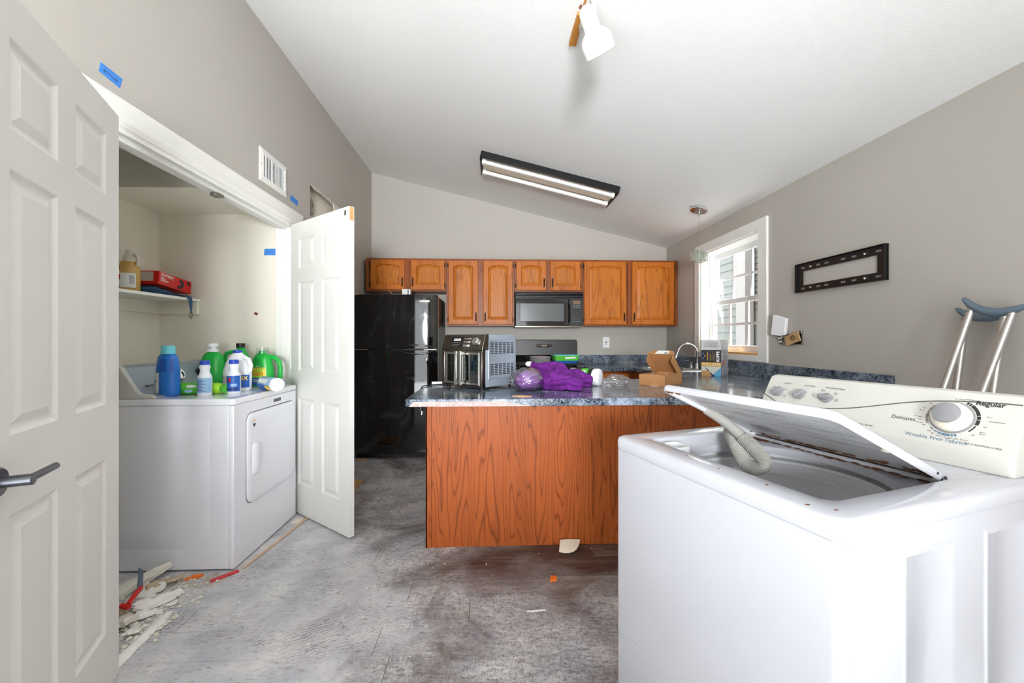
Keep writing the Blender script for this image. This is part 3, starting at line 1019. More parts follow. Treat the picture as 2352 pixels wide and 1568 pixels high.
dl = fdoor(0.065, 1.108, 'door')
for dr, zs, hz in ((df, 1, 1.122), (dl, -1, 1.104)):
    m = MB()
    pts = [(x, 4.262 - 0.05 * (1 - ((x + 0.986) / 0.43) ** 2) - 0.012, hz + zs * 0.036 * math.sqrt(max(0, 1 - ((x + 0.77) / 0.155) ** 2))) for x in [-0.92 + 0.3 * i / 16 for i in range(17)]]
    m.tube(pts, 0.009, 12)
    m.build('handle', 'black_gloss', dr)
m = MB()
m.box(-0.90, -0.58, 4.215, 4.25, 1.106, 1.121).build('handle_recess', 'black_matte', fr)
m = MB()
m.box(-0.70, -0.575, 4.213, 4.222, 1.108, 1.115).box(-1.39, -1.27, 4.236, 4.244, 1.109, 1.116)
m.build('hinge_trim', 'steel', fr)
m = MB()
m.box(-0.745, -0.645, 4.217, 4.221, 1.592, 1.610).build('badge', 'steel', df)
m = MB()
m.box(FX0 + 0.02, FX1 - 0.02, 4.30, 4.32, 0.012, 0.062).build('toe_grille', 'black_matte', fr)
for x in (FX0 + 0.05, FX1 - 0.05):
    m = MB()
    m.cyl((x, 4.36, 0), (x, 4.36, 0.03), 0.022, n=12).build('foot', 'grey_plastic', fr)
    m = MB()
    m.cyl((x, 4.9, 0), (x, 4.9, 0.03), 0.022, n=12).build('foot', 'grey_plastic', fr)
# things on the refrigerator
mg = thing('square_tin', 'small white square tin standing on the refrigerator', 'tin', (-0.905, 4.40, 1.668))
m = MB()
m.loops([rrect(-0.955, -0.865, 4.36, 4.44, 0.012, z) for z in (1.655, 1.74)] + [rrect(-0.95, -0.87, 4.365, 4.435, 0.010, z) for z in (1.74, 1.66)], True, True)
m.build('body', 'plate_white', mg)
m = MB()
m.box(-0.892, -0.882, 4.358, 4.362, 1.657, 1.738).build('label_stripe', 'black_print', mg)
m = MB()
m.cyl((-1.035, 4.42, 1.658), (-1.10, 4.42, 1.735), 0.003, n=6)
tag(m.build('wooden_stick', 'raw_wood'), 'thin wooden stick leaning up on the refrigerator top', 'stick')

# ---------------------------------------------------------------- gas range
rg = thing('gas_range', 'black gas range with a raised control backguard', 'range', (0.628, 4.66, 0))
m = MB()
m.box(0.246, 1.010, 4.36, 4.98, 0.06, 0.905).build('body', 'black_satin', rg, bevel=0.004)
m = MB()
m.box(0.25, 1.006, 4.30, 4.36, 0.19, 0.79).build('oven_door', 'black_gloss', rg, bevel=0.006)
m = MB()
m.tube([(0.31, 4.30, 0.75), (0.31, 4.265, 0.755), (0.95, 4.265, 0.755), (0.95, 4.30, 0.75)], 0.011, 10).build('door_handle', 'black_satin', rg)
m = MB()
m.box(0.25, 1.006, 4.31, 4.36, 0.065, 0.18).build('drawer', 'black_gloss', rg, bevel=0.006)
m = MB()
m.loops([[(x, 4.30, 0.80), (x, 4.36, 0.905), (x, 4.40, 0.905), (x, 4.40, 0.80)] for x in (0.246, 1.010)])
m.build('knob_panel', 'black_satin', rg, smooth=False)
for i in range(5):
    x = 0.34 + i * 0.144
    m = MB()
    m.cyl((x, 4.33, 0.855), (x, 4.30, 0.873), 0.022, 0.019, 16).build('knob', 'black_gloss', rg)
m = MB()
m.box(0.246, 1.010, 4.35, 4.93, 0.903, 0.916).build('cooktop', 'black_gloss', rg, bevel=0.003)
for bx in (0.43, 0.83):
    for by in (4.49, 4.76):
        m = MB()
        m.lathe([(0.045, 0.916), (0.045, 0.926), (0.03, 0.932), (0.0, 0.932)], (bx, by, 0), 18).build('burner', 'black_matte', rg)
    m = MB()
    for y in (4.40, 4.49, 4.625, 4.76, 4.86):
        m.box(bx - 0.15, bx + 0.15, y - 0.005, y + 0.005, 0.938, 0.95)
    for x in (bx - 0.15, bx, bx + 0.15):
        m.box(x - 0.005, x + 0.005, 4.40, 4.86, 0.938, 0.95)
    for x in (bx - 0.15, bx + 0.15):
        for y in (4.40, 4.86):
            m.box(x - 0.006, x + 0.006, y - 0.006, y + 0.006, 0.914, 0.94)
    m.build('grate', 'black_matte', rg)
m = MB()
bgp = []
for a, b, a0 in ((0.975, 1.178, 0), (0.285, 1.178, 90)):
    for i in range(7):
        t = R(a0 + 15 * i)
        bgp.append((a + 0.033 * math.cos(t), b + 0.033 * math.sin(t)))
bgp += [(0.252, 0.9), (1.008, 0.9)]
m.loops([[(x, y + (z - 0.9) * 0.06, z) for x, z in bgp] for y in (4.905, 4.965)])
bg_ = m.build('backguard', 'black_satin', rg, bevel=0.005)
m = MB()
m.box(0.515, 0.70, 4.918, 4.924, 1.105, 1.155).build('control_glass', 'black_gloss', bg_)
m = MB()
m.box(0.57, 0.645, 4.914, 4.919, 1.128, 1.148).build('display', 'display_amber', bg_)
for x in (0.53, 0.548, 0.668, 0.686):
    for z in (1.118, 1.141):
        m = MB()
        m.box(x - 0.006, x + 0.006, 4.915, 4.919, z - 0.005, z + 0.003).build('button', 'key_grey', bg_)
for x in (0.585, 0.608, 0.63):
    m = MB()
    m.box(x - 0.007, x + 0.007, 4.915, 4.919, 1.112, 1.118).build('button', 'key_grey', bg_)
m = MB()
m.box(0.252, 1.004, 4.89, 4.91, 0.93, 1.03).build('rear_trim', 'black_gloss', bg_, bevel=0.004)

# ---------------------------------------------------------------- base cabinets and worktop
ZC = 0.914
bc = thing('base_cabinet', 'oak base cabinet between the range and the sink corner', 'cabinet', (1.3, 4.68, 0))
m = MB()
m.box(1.018, 2.12, 4.40, 4.98, 0.09, 0.875).build('body', 'oak_frame', bc)
m = MB()
m.box(1.018, 1.48, 4.46, 4.50, 0, 0.09).build('toe_kick', 'oak_frame_across', bc)
m = MB()
m.box(1.035, 1.46, 4.381, 4.40, 0.70, 0.845)
dw = m.build('drawer', 'oak_door', bc, bevel=0.004)
m = MB()
m.tube([(1.2, 4.381, 0.775), (1.2, 4.36, 0.775), (1.3, 4.36, 0.775), (1.3, 4.381, 0.775)], 0.005, 8).build('handle', 'bronze', dw)
cab_door(bc, 1.035, 1.46, 0.11, 0.685, 4.381, 1)
sb = thing('sink_base_cabinet', 'oak base cabinet under the sink along the window wall', 'cabinet', (1.81, 3.4, 0))
m = MB()
for bx_ in ((1.50, 2.12, 3.095, 3.78, 0.09, 0.875), (1.50, 2.12, 3.78, 4.395, 0.09, 0.72), (1.50, 1.55, 3.78, 4.395, 0.7, 0.875)):
    m.box(*bx_)
m.build('body', 'oak_frame', sb)
m = MB()
m.box(1.56, 2.12, 3.095, 4.395, 0, 0.09).build('toe_kick', 'oak_frame_across', sb)
pn = thing('peninsula_cabinet', 'reddish oak panelled back of the kitchen peninsula', 'cabinet', (0.8, 2.76, 0))
m = MB()
m.box(-0.385, 2.125, 2.45, 3.05, 0.0, 0.876).build('body', 'oak_frame', pn)
m = MB()
m.box(-0.362, 2.125, 2.438, 2.45, 0.0, 0.876).build('back_panel', 'oak_peninsula', pn, smooth=False)
m = MB()
m.box(-0.394, -0.360, 2.430, 2.452, 0.0, 0.876).box(-0.394, -0.384, 2.430, 3.05, 0.0, 0.876).build('corner_trim', 'oak_peninsula', pn, bevel=0.002)
# slab worktop: peninsula with overhang, run along the window wall, run along the back wall
ctp = thing('countertop', 'dark blue-grey marbled laminate worktop wrapping the kitchen', 'countertop', (0.8, 2.6, 0.876))
SY0 = 2.108
m = MB()
def slab(poly):
    m.loops([[(x, y, z) for x, y in poly] for z in (0.876, ZC)])
slab([(-0.425, SY0), (XR, SY0), (XR, 3.10), (-0.06, 3.10), (-0.40, 2.74), (-0.447, 2.62), (-0.447, SY0 + 0.022)])
ct_ = m.build('peninsula_top', 'laminate', ctp, bevel=0.003)
m = MB()
SKX0, SKX1, SKY0, SKY1 = 1.60, 2.00, 3.84, 4.33
m.loops([[(x, y, z) for x, y in [(1.49, 3.10), (XR, 3.10), (XR, SKY0), (1.49, SKY0)]] for z in (0.876, ZC)])
m.loops([[(x, y, z) for x, y in [(1.49, SKY0), (SKX0, SKY0), (SKX0, SKY1), (1.49, SKY1)]] for z in (0.876, ZC)])
m.loops([[(x, y, z) for x, y in [(SKX1, SKY0), (XR, SKY0), (XR, SKY1), (SKX1, SKY1)]] for z in (0.876, ZC)])
m.loops([[(x, y, z) for x, y in [(1.49, SKY1), (XR, SKY1), (XR, 5.0), (1.014, 5.0), (1.014, 4.36), (1.49, 4.36)]] for z in (0.876, ZC)])
m.build('wall_top', 'laminate', ctp, smooth=False)
m = MB()
m.box(XR - 0.02, XR, 2.10, 4.98, ZC, 1.026).build('side_splash', 'laminate', ctp, bevel=0.002)
m = MB()
m.box(1.014, XR, 4.98, 5.0, ZC, 1.026).build('back_splash', 'laminate', ctp, bevel=0.002)
m = MB()
pts = []
for i in range(31):
    x = -0.425 + i * (0.62 / 30)
    hgt = 0.0 if i in (0, 30) else (0.024 + 0.002 * fbm(x * 20, 0.3)) * min(1, (30 - i) / 7)
    pts.append((x, hgt))
m.loops([[(x, y, 0.877) for x, h in pts] + [(x, y, 0.8775 + h) for x, h in pts[::-1]] for y in (SY0 - 0.0009, SY0 + 0.001)])
m.build('bare_edge_strip', 'bare_edge', ctp, smooth=False)

# sink and tap
sk = thing('sink', 'stainless steel drop-in sink beneath the window', 'sink', (1.8, 4.08, 0.72))
def oloop(k, z, r=0.05):
    return rrect(SKX0 - 0.028 + k, SKX1 + 0.028 - k, SKY0 - 0.028 + k, SKY1 + 0.028 - k, r, z, 4)
m = MB()
m.loops([oloop(0, ZC, 0.06), oloop(0.003, ZC + 0.006, 0.06), oloop(0.03, ZC + 0.005, 0.05), oloop(0.036, ZC - 0.005, 0.05), oloop(0.05, 0.76, 0.05), oloop(0.08, 0.745, 0.04)], False, True)
m.build('basin', 'sink_steel', sk)
m = MB()
m.lathe([(0.04, 0.746), (0.04, 0.750), (0.02, 0.748), (0.0, 0.748)], (1.8, 4.08, 0), 16).build('drain', 'chrome', sk)
tp = thing('kitchen_tap', 'chrome gooseneck tap with a separate lever at the sink', 'tap', (2.06, 4.09, ZC))
m = MB()
m.lathe([(0.028, ZC), (0.028, ZC + 0.008), (0.018, ZC + 0.02), (0.015, ZC + 0.05), (0.012, ZC + 0.06), (0.0, ZC + 0.06)], (2.06, 4.09, 0), 18).build('base', 'chrome', tp)
m = MB()
path = [(2.06, 4.09, ZC + 0.05), (2.06, 4.09, 1.07)] + [(1.96 + 0.10 * math.cos(R(a)), 4.09, 1.07 + 0.10 * math.sin(R(a))) for a in range(15, 166, 15)] + [(1.845, 4.09, 1.045)]
m.tube(path, 0.0105, 12).build('spout', 'chrome', tp)
m = MB()
m.cyl((1.848, 4.09, 1.055), (1.838, 4.09, 1.025), 0.014, 0.016, 14).build('aerator', 'chrome', tp)
m = MB()
m.box(1.943, 1.967, 4.078, 4.102, 1.155, 1.188).build('wrap_tag', 'clear_plastic', tp)
m = MB()
m.lathe([(0.024, ZC), (0.024, ZC + 0.006), (0.014, ZC + 0.02), (0.012, ZC + 0.05), (0.018, ZC + 0.06), (0.0, ZC + 0.066)], (2.06, 4.21, 0), 16).build('valve', 'chrome', tp)
m = MB()
m.tube([(2.06, 4.21, ZC + 0.06), (2.02, 4.20, ZC + 0.078), (1.975, 4.19, ZC + 0.075)], [0.007, 0.008, 0.010], 10).build('lever', 'chrome', tp)

# plastic cup by the sink
m = MB()
m.lathe([(0.026, ZC), (0.034, 1.01), (0.032, 1.01), (0.024, ZC + 0.004)], (1.53, 3.72, 0), 18, c0=True, c1=True)
tag(m.build('plastic_cup', 'clear_plastic'), 'clear plastic cup on the worktop edge before the sink', 'cup')

# outlet on the back wall
ol = thing('wall_outlet', 'white wall outlet plate above the back worktop', 'outlet', (1.377, 5.0, 1.177))
m = MB()
m.box(1.335, 1.419, 4.993, 5.0, 1.112, 1.242).build('plate', 'outlet_white', ol, bevel=0.003)
for z in (1.150, 1.203):
    m = MB()
    m.lathe([(0.017, 0), (0.017, 0.003), (0, 0.003)], (1.377, 4.9935, z), 16, (0, -1, 0)).build('socket', 'outlet_white', ol)
    m = MB()
    for dx in (-0.007, 0.007):
        m.box(1.377 + dx - 0.0015, 1.377 + dx + 0.0015, 4.9898, 4.991, z - 0.004, z + 0.006)
    m.build('slot', 'black_print', ol)
m = MB()
m.box(1.370, 1.384, 4.9905, 4.9935, 1.168, 1.186).build('test_button', 'black_print', ol)
# ---------------------------------------------------------------- washing machine (local x = depth from the front, local y = along the front)
ws = thing('washing_machine', 'white top-loading washing machine with its lid propped half open', 'washing machine', (0.600, 0.683, 0), R(17))
WT, WD, WW = 0.905, 0.715, 0.686
m = MB()
m.loops([rrect(0.002, WD, 0.002, WW - 0.002, 0.022, z, 4) for z in (0.02, 0.866)], True, False)
body = m.build('cabinet', 'enamel', ws, local=True)
m = MB()
# front sheet wraps round the corners; the lower access panel is separate
def front_sheet(z0, z1, y_in=0.0):
    n = 5
    pts = []
    for i in range(n + 1):
        a = R(270 - 90 * i / n)
        pts.append((0.022 + 0.022 * math.cos(a), 0.022 + 0.022 * math.sin(a)))
    for i in range(n + 1):
        a = R(180 - 90 * i / n)  # thin black sheet paints the shade inside the opened box
        pts.append((0.022 + 0.022 * math.cos(a), WW - 0.022 + 0.022 * math.sin(a)))
    inner = [(0.03, WW - 0.004), (0.03, 0.004)]
    return [[(x, y, z) for x, y in pts + inner] for z in (z0, z1)]
m.loops(front_sheet(0.2925, 0.864))
m.build('front_panel', 'enamel', ws, local=True, bevel=0.002)
m = MB()
m.loops(front_sheet(0.03, 0.2895))
m.build('access_panel', 'enamel', ws, local=True, bevel=0.002)
for d0, d1 in ((0.165, 0.332), (0.438, 0.60)):
    m = MB()
    m.loops([[(d0 + k, y, 0.10 + k), (d1 - k, y, 0.10 + k), (d1 - k, y, 0.823 - k), (d0 + k, y, 0.823 - k)] for k, y in ((0, 0.0026), (0.003, -0.0005), (0.008, -0.0005), (0.011, 0.0012))], False, True)
    m.build('embossed_panel', 'enamel', ws, local=True)
for x in (0.06, WD - 0.06):
    for y in (0.06, WW - 0.06):
        m = MB()
        m.cyl((x, y, 0), (x, y, 0.022), 0.022, n=12).build('foot', 'black_matte', ws, local=True)
# top deck with recessed well, tub ring
OX0, OX1, OY0_, OY1_ = 0.078, 0.485, 0.075, 0.598
tcx, tcy, tr_ = 0.292, 0.335, 0.225
def rr(x0, x1, y0, y1, r, z):
    return rrect(x0, x1, y0, y1, r, z, 8)
m = MB()
m.loops([rr(0.012, WD - 0.01, 0.012, WW - 0.012, 0.02, 0.866), rr(-0.001, WD, -0.001, WW + 0.001, 0.028, 0.866), rr(-0.003, WD, -0.003, WW + 0.003, 0.03, 0.872), rr(-0.003, WD, -0.003, WW + 0.003, 0.03, 0.893),
         rr(0.001, WD, 0.001, WW - 0.001, 0.03, 0.902), rr(0.010, WD, 0.010, WW - 0.010, 0.028, WT),
         rr(OX0 - 0.008, OX1 + 0.008, OY0_ - 0.008, OY1_ + 0.008, 0.03, WT), rr(OX0, OX1, OY0_, OY1_, 0.025, WT - 0.004), rr(OX0 + 0.006, OX1 - 0.004, OY0_ + 0.006, OY1_ - 0.006, 0.022, WT - 0.022),
         circle_like(tcx, tcy, tr_ + 0.006, WT - 0.03, 8, tr_ + 0.022), circle_like(tcx, tcy, tr_, WT - 0.034, 8, tr_ + 0.016), circle_like(tcx, tcy, tr_ - 0.002, WT - 0.055, 8, tr_ + 0.014)], False, False)
m.build('top_deck', 'enamel', ws, local=True, angle=50)
m = MB()
prof = [(0.262, 0.845), (0.262, 0.835), (0.236, 0.832), (0.236, 0.822), (0.246, 0.818), (0.248, 0.795), (0.242, 0.79), (0.242, 0.784), (0.250, 0.78), (0.250, 0.715), (0.244, 0.71), (0.244, 0.702), (0.250, 0.698), (0.250, 0.42), (0.22, 0.385), (0.08, 0.385), (0.075, 0.45), (0.05, 0.47), (0.0, 0.47)]
m.lathe(prof, (tcx, tcy, 0), 48, c0=False, c1=True)
m.build('wash_tub', 'tub_grey', ws, local=True, recalc=False, angle=50)
m = MB()
m.lathe([(0.29, 0.84), (0.29, 0.36), (0.0, 0.36)], (tcx, tcy, 0), 32, c0=False, c1=True).build('outer_tub', 'black_matte', ws, local=True, recalc=False)
m = MB()
m.loops([rrect(0.088, 0.150, 0.505, 0.575, 0.018, z, 4) for z in (WT - 0.028, WT - 0.006)] + [rrect(0.092, 0.146, 0.509, 0.571, 0.015, WT - 0.006, 4), rrect(0.096, 0.142, 0.513, 0.567, 0.014, WT - 0.024, 4)], True, True)
m.build('bleach_cup', 'enamel_worn', ws, local=True)
# grime along the hinge side of the well
m = MB()
rng = random.Random(4)
for i in range(46):
    y = OY0_ + 0.015 + (OY1_ - OY0_ - 0.03) * rng.random()
    x = OX1 - 0.008 - abs(rng.gauss(0, 0.008))
    s_ = 0.003 + 0.005 * rng.random()
    m.ball((x, y, WT - 0.021), (s_, s_ * 2.0, 0.0018), 6, 4)
o = m.build('grime', 'rust', ws, local=True)
o['kind'] = 'stuff'
m = MB()
m.cyl((OX1 - 0.004, OY0_ + 0.01, WT - 0.010), (OX1 - 0.004, OY1_ - 0.01, WT - 0.010), 0.004, n=8).build('hinge_rod', 'dark_steel', ws, local=True)
m = MB()
for x, y, s_ in ((0.045, 0.18, 0.005), (0.036, 0.30, 0.004), (0.02, 0.075, 0.006), (0.05, 0.42, 0.003), (0.60, 0.20, 0.002), (0.045, 0.04, 0.005)):
    m.ball((x, y, WT), (s_, s_ * 0.6, 0.0007), 8, 4)
m.build('rust_spot', 'rust', ws, local=True)['kind'] = 'stuff'

# lid: hinged at x = OX1, opened 24.5 degrees
LA = R(24.5)
LM = Matrix.Translation((OX1 - 0.002, 0, WT - 0.004)) @ Matrix.Rotation(LA, 4, 'Y')   # local -x of the lid runs forward and up
def lidmap(p):
    return LM @ Vector((-p[0], p[1], p[2]))
LY0, LY1, LL = OY0_ + 0.003, OY1_ - 0.003, 0.415
def lloop(k, z, r):
    return [lidmap(p) for p in rrect(0.002, LL - k, LY0 + k, LY1 - k, r, z, 6)]
m = MB()
m.loops([lloop(0.010, -0.012, 0.02), lloop(0.004, -0.014, 0.026), lloop(0.0, -0.010, 0.03), lloop(0, 0.002, 0.03), lloop(0.004, 0.007, 0.028), lloop(0.02, 0.009, 0.02)], False, True)
lid = m.build('lid', 'enamel', ws, local=True, angle=60)
m = MB()
m.loops([lloop(0.010, -0.012, 0.02), lloop(0.014, -0.002, 0.018)], False, True)
m.build('lid_lining', 'enamel_worn', lid, local=True, recalc=False)
for y in (LY0 + 0.012,):
    for x in (0.012, 0.045):
        m = MB()
        a, b = lidmap((x, LY0 - 0.0012, -0.002)), lidmap((x, LY0 + 0.002, -0.002))
        m.cyl(a, b, 0.0035, n=10).build('screw', 'nickel', lid, local=True)
m = MB()
a, b = lidmap((0.20, LY0 + 0.022, -0.003)), lidmap((0.20, LY0 + 0.022, -0.012))
m.cyl(a, b, 0.007, n=12).build('rubber_stop', 'cream_plastic', lid, local=True)
lidrot = lambda extra=Matrix.Identity(4): LM @ Matrix.Diagonal((-1, 1, 1, 1)) @ extra
# printed instructions on the lid underside
def under(x, y, w, h, mtl='dark_grey_print'):
    mb = MB()
    mb.add([lidmap((x, y, -0.0035)), lidmap((x + h, y, -0.0035)), lidmap((x + h, y + w, -0.0035)), lidmap((x, y + w, -0.0035))], [(0, 1, 2, 3)])
    return mb
pm = MB()
for x, y, w in ((0.315, 0.42, 0.11), (0.315, 0.25, 0.14), (0.25, 0.34, 0.17), (0.25, 0.12, 0.19), (0.20, 0.22, 0.16), (0.20, 0.11, 0.09), (0.15, 0.12, 0.22)):
    q = under(x, y, w, 0.0022)
    pm.add(q.v, q.f)
rng = random.Random(2)
for row_ in range(13):
    x = 0.335 - row_ * 0.0085
    y = 0.11
    while y < 0.55:
        w = 0.006 + 0.02 * rng.random()
        if rng.random() > 0.35:
            q = under(x, y, min(w, 0.56 - y), 0.0010)
            pm.add(q.v, q.f)
        y += w + 0.004
pm.build('printed_instructions', 'grey_print', lid, local=True, smooth=False, recalc=False)
m = under(0.085, 0.42, 0.075, 0.045)
m.build('rating_label', 'steel', lid, local=True, smooth=False, recalc=False)
m = MB()
rng = random.Random(9)
for i in range(60):
    y = LY0 + 0.02 + (LY1 - LY0 - 0.04) * rng.random()
    x = 0.012 + abs(rng.gauss(0, 0.010))
    s_ = 0.002 + 0.004 * rng.random()
    p = lidmap((x, y, -0.004))
    m.ball(p, (s_, s_ * 2, 0.0015), 6, 4)
m.build('lid_grime', 'rust', lid, local=True)['kind'] = 'stuff'
m = MB()
for i in range(9):
    p = lidmap((LL - 0.012 - 0.012 * random.random(), LY1 - 0.02 - 0.05 * random.random(), -0.0125))
    m.ball(p, (0.004, 0.006, 0.003), 6, 4)
m.build('corner_rust', 'rust', lid, local=True)['kind'] = 'stuff'

# control console
CA = [(0.598, 0.905), (0.598, 0.948), (0.601, 0.955), (0.668, 1.072), (0.677, 1.083), (0.690, 1.087), (0.712, 1.085), (0.716, 1.07), (0.716, 0.905)]
m = MB()
ys = [(0.018, 0.10), (0.022, 0.03), (0.034, 0.0), (0.652, 0.0), (0.664, 0.03), (0.668, 0.10)]
ccx, ccz = 0.665, 0.98
loops = []
for y, sh in ys:
    loops.append([(x + (ccx - x) * sh, y, z + (ccz - z) * sh if z > 0.91 else z) for x, z in CA])
m.loops(loops)
cons = m.build('console', 'console_plastic', ws, local=True, bevel=0.004, angle=28)
# frame of the sloping face: u along -y (left to right in reading order), w up the slope
FD = Vector((0.067, 0, 0.117)).normalized()
FN = Vector((-FD.z, 0, FD.x))
def face(s, w, lift=0.0):
    return Vector((0.601, s, 0.955)) + FD * w + FN * lift
FM = Matrix(((0, FD.x, FN.x, 0), (-1, FD.y, FN.y, 0), (0, FD.z, FN.z, 0), (0, 0, 0, 1)))
def ftext(sx_, s, w, size, mtl='dark_grey_print', **kw):
    return text(sx_, size, mtl, cons, face(s, w, 0.0006), FM, local=True, name='lettering', **kw)
def fstrip(pts, width, mtl, name):
    mb = MB()
    vs = []
    for i, (s, w) in enumerate(pts):
        a = pts[max(i - 1, 0)]
        b = pts[min(i + 1, len(pts) - 1)]
        d = Vector((b[0] - a[0], b[1] - a[1])).normalized()
        nrm = Vector((-d.y, d.x)) * width / 2
        vs += [face(s + nrm.x, w + nrm.y, 0.0005), face(s - nrm.x, w - nrm.y, 0.0005)]
    mb.add(vs, [(2 * i, 2 * i + 1, 2 * i + 3, 2 * i + 2) for i in range(len(pts) - 1)])
    return mb.build(name, mtl, cons, local=True, smooth=False, recalc=False)
curve = []
for i in range(41):
    t = i / 40
    s = 0.668 - 0.64 * t
    w = 0.040 + 0.05 * max(0, (t - 0) * -1 + 0.12) * 6 + 0.094 * (1 / (1 + math.exp(-(t - 0.58) * 9))) - 0.004
    curve.append((s, min(w, 0.127)))
fstrip(curve, 0.0035, 'grey_print', 'swoosh_line')
ftext('Regular', 0.080, 0.121, 0.0165, bold=0.0004)
ftext('Delicates', 0.236, 0.054, 0.0145)
ftext('Wrinkle Free Fabrics', 0.160, 0.011, 0.0145, 'blue_grey_print')
ftext('Legacy Series', 0.322, 0.016, 0.0085, shear=0.35)
ftext('Pull to Start/Push to Stop', 0.072, 0.012, 0.0062)
ftext('Load Size', 0.592, 0.121, 0.0075)
ftext('Extra Rinse', 0.512, 0.120, 0.0075)
ftext('Wash/Rinse Temp', 0.432, 0.120, 0.0078)
for s_, words in ((0.612, (('small', 0.025, 0.018), ('large', -0.022, 0.014), ('extra\nlarge', -0.026, -0.012))), (0.447, (('Warm\nWarm', 0.018, 0.026), ('Warm\nCold', -0.022, 0.018), ('Cold\nCold', -0.030, -0.004)))):
    for wd, ds, dw_ in words:
        ftext(wd, s_ + ds, 0.084 + dw_, 0.0052)
DS, DW = 0.140, 0.074
def arc(a0, a1, r, width, mtl, name):
    n = max(2, int(abs(a1 - a0) / 6))
    fstrip([(DS - r * math.sin(R(a0 + (a1 - a0) * i / n)), DW + r * math.cos(R(a0 + (a1 - a0) * i / n))) for i in range(n + 1)], width, mtl, name)
for a0, a1 in ((24, 29), (31, 36), (38, 74), (76, 86), (88, 104)):
    arc(a0, a1, 0.0485, 0.007, 'dark_grey_print', 'dial_band')
arc(107, 130, 0.0485, 0.003, 'dark_grey_print', 'dial_band')
for a0, a1 in ((158, 164), (166, 170), (172, 192), (194, 200), (202, 212), (215, 226)):
    arc(a0, a1, 0.0485, 0.006 if a0 < 200 else 0.003, 'blue_grey_print', 'dial_band')
for a0, a1 in ((242, 246), (248, 254), (256, 275), (277, 284), (286, 296), (299, 305)):
    arc(a0, a1, 0.0485, 0.006 if a0 < 270 else 0.004, 'mauve_print', 'dial_band')
for wd, a, rr_ in (('Ex. Heavy', 5, 0.057), ('Heavy', 20, 0.062), ('Normal', 30, 0.066), ('Light', 40, 0.068), ('Rinse', 78, 0.067), ('Extended Spin', 88, 0.080), ('Off', 104, 0.064), ('Extra\nRinse', 118, 0.070), ('Off', 132, 0.062),
                   ('Normal', 150, 0.068), ('Light', 162, 0.062), ('Ex. Light', 176, 0.060), ('Rinse', 194, 0.060), ('Spin', 206, 0.060), ('Off', 216, 0.060), ('Off', 236, 0.060), ('Normal', 246, 0.066), ('Light', 254, 0.063), ('Ex. Light', 262, 0.066), ('Rinse', 280, 0.063), ('Spin', 288, 0.062), ('Off', 305, 0.060)):
    ftext(wd, DS - rr_ * math.sin(R(a)), DW + rr_ * math.cos(R(a)) * 0.93, 0.0048)
m = MB()
m.lathe([(0.0435, 0.0006), (0.0435, 0.0015), (0.0, 0.0015)], face(DS, DW), 36, FN).build('dial_ring', 'grey_plastic', cons, local=True)
m = MB()
m.lathe([(0.039, 0.001), (0.039, 0.010), (0.036, 0.016), (0.029, 0.021), (0.0275, 0.027), (0.0, 0.027)], face(DS, DW), 36, FN).build('dial_skirt', 'cream_plastic', cons, local=True)
m = MB()
m.lathe([(0.0265, 0.026), (0.0275, 0.031), (0.026, 0.035), (0.018, 0.0375), (0.0, 0.0385)], face(DS, DW), 36, FN).build('dial_cap', 'grey_plastic', cons, local=True)
for s_, ang in ((0.612, -52), (0.533, -48), (0.447, -82)):
    m = MB()
    m.lathe([(0.0165, 0.0005), (0.0165, 0.004), (0.015, 0.008), (0.0, 0.008)], face(s_, 0.084), 24, FN)
    L = []
    for lift, sc in ((0.003, 1.0), (0.018, 0.86), (0.021, 0.7)):
        ring = []
        for px, py in ((-0.022, -0.006), (-0.012, -0.0085), (0.013, -0.0085), (0.022, -0.003), (0.022, 0.003), (0.013, 0.0085), (-0.012, 0.0085), (-0.022, 0.006)):
            ca, sa = math.cos(R(ang)), math.sin(R(ang))
            X_, Y_ = (px * ca - py * sa) * sc, (px * sa + py * ca) * sc
            ring.append(face(s_ - Y_ if False else s_ + Y_, 0.084 + X_ * 1.0, lift))
        L.append(ring)
    m.loops(L)
    m.build('selector_knob', 'grey_plastic', cons, local=True, bevel=0.001)

# drain hose that props the lid, one end looped into the tub
def wl_(p):
    return W[ws] @ Vector(p)
hs = thing('drain_hose', 'ribbed grey drain hose propping the washing machine lid open', 'hose', tuple(wl_((0.2, 0.52, 0.8))))
ctrl = [Vector(p) for p in ((0.290, 0.592, 0.985), (0.295, 0.533, 0.962), (0.300, 0.485, 0.936), (0.300, 0.440, 0.908), (0.295, 0.399, 0.884), (0.284, 0.382, 0.864), (0.272, 0.398, 0.853), (0.268, 0.430, 0.860), (0.285, 0.466, 0.884), (0.315, 0.512, 0.905), (0.350, 0.555, 0.912), (0.380, 0.580, 0.910))]
def catmull(c, per):
    out = []
    for i in range(len(c) - 1):
        p0, p1, p2, p3 = c[max(i - 1, 0)], c[i], c[i + 1], c[min(i + 2, len(c) - 1)]
        for k in range(per):
            t = k / per
            out.append(0.5 * ((2 * p1) + (-p0 + p2) * t + (2 * p0 - 5 * p1 + 4 * p2 - p3) * t * t + (-p0 + 3 * p1 - 3 * p2 + p3) * t ** 3))
    out.append(c[-1])
    return out
pth = catmull(ctrl, 36)
k0 = 92
m = MB()
m.tube([wl_(p) for p in pth[:k0:3]], [0.0155] * len(pth[:k0:3]), 14).build('smooth_sleeve', 'hose_grey', hs)
m = MB()
m.tube([wl_(p) for p in pth[k0 - 3:]], [0.0190 + 0.0022 * (1 if (i // 2) % 2 else -1) for i in range(len(pth[k0 - 3:]))], 14)
m.build('ribbed_section', 'hose_grey', hs, angle=60)

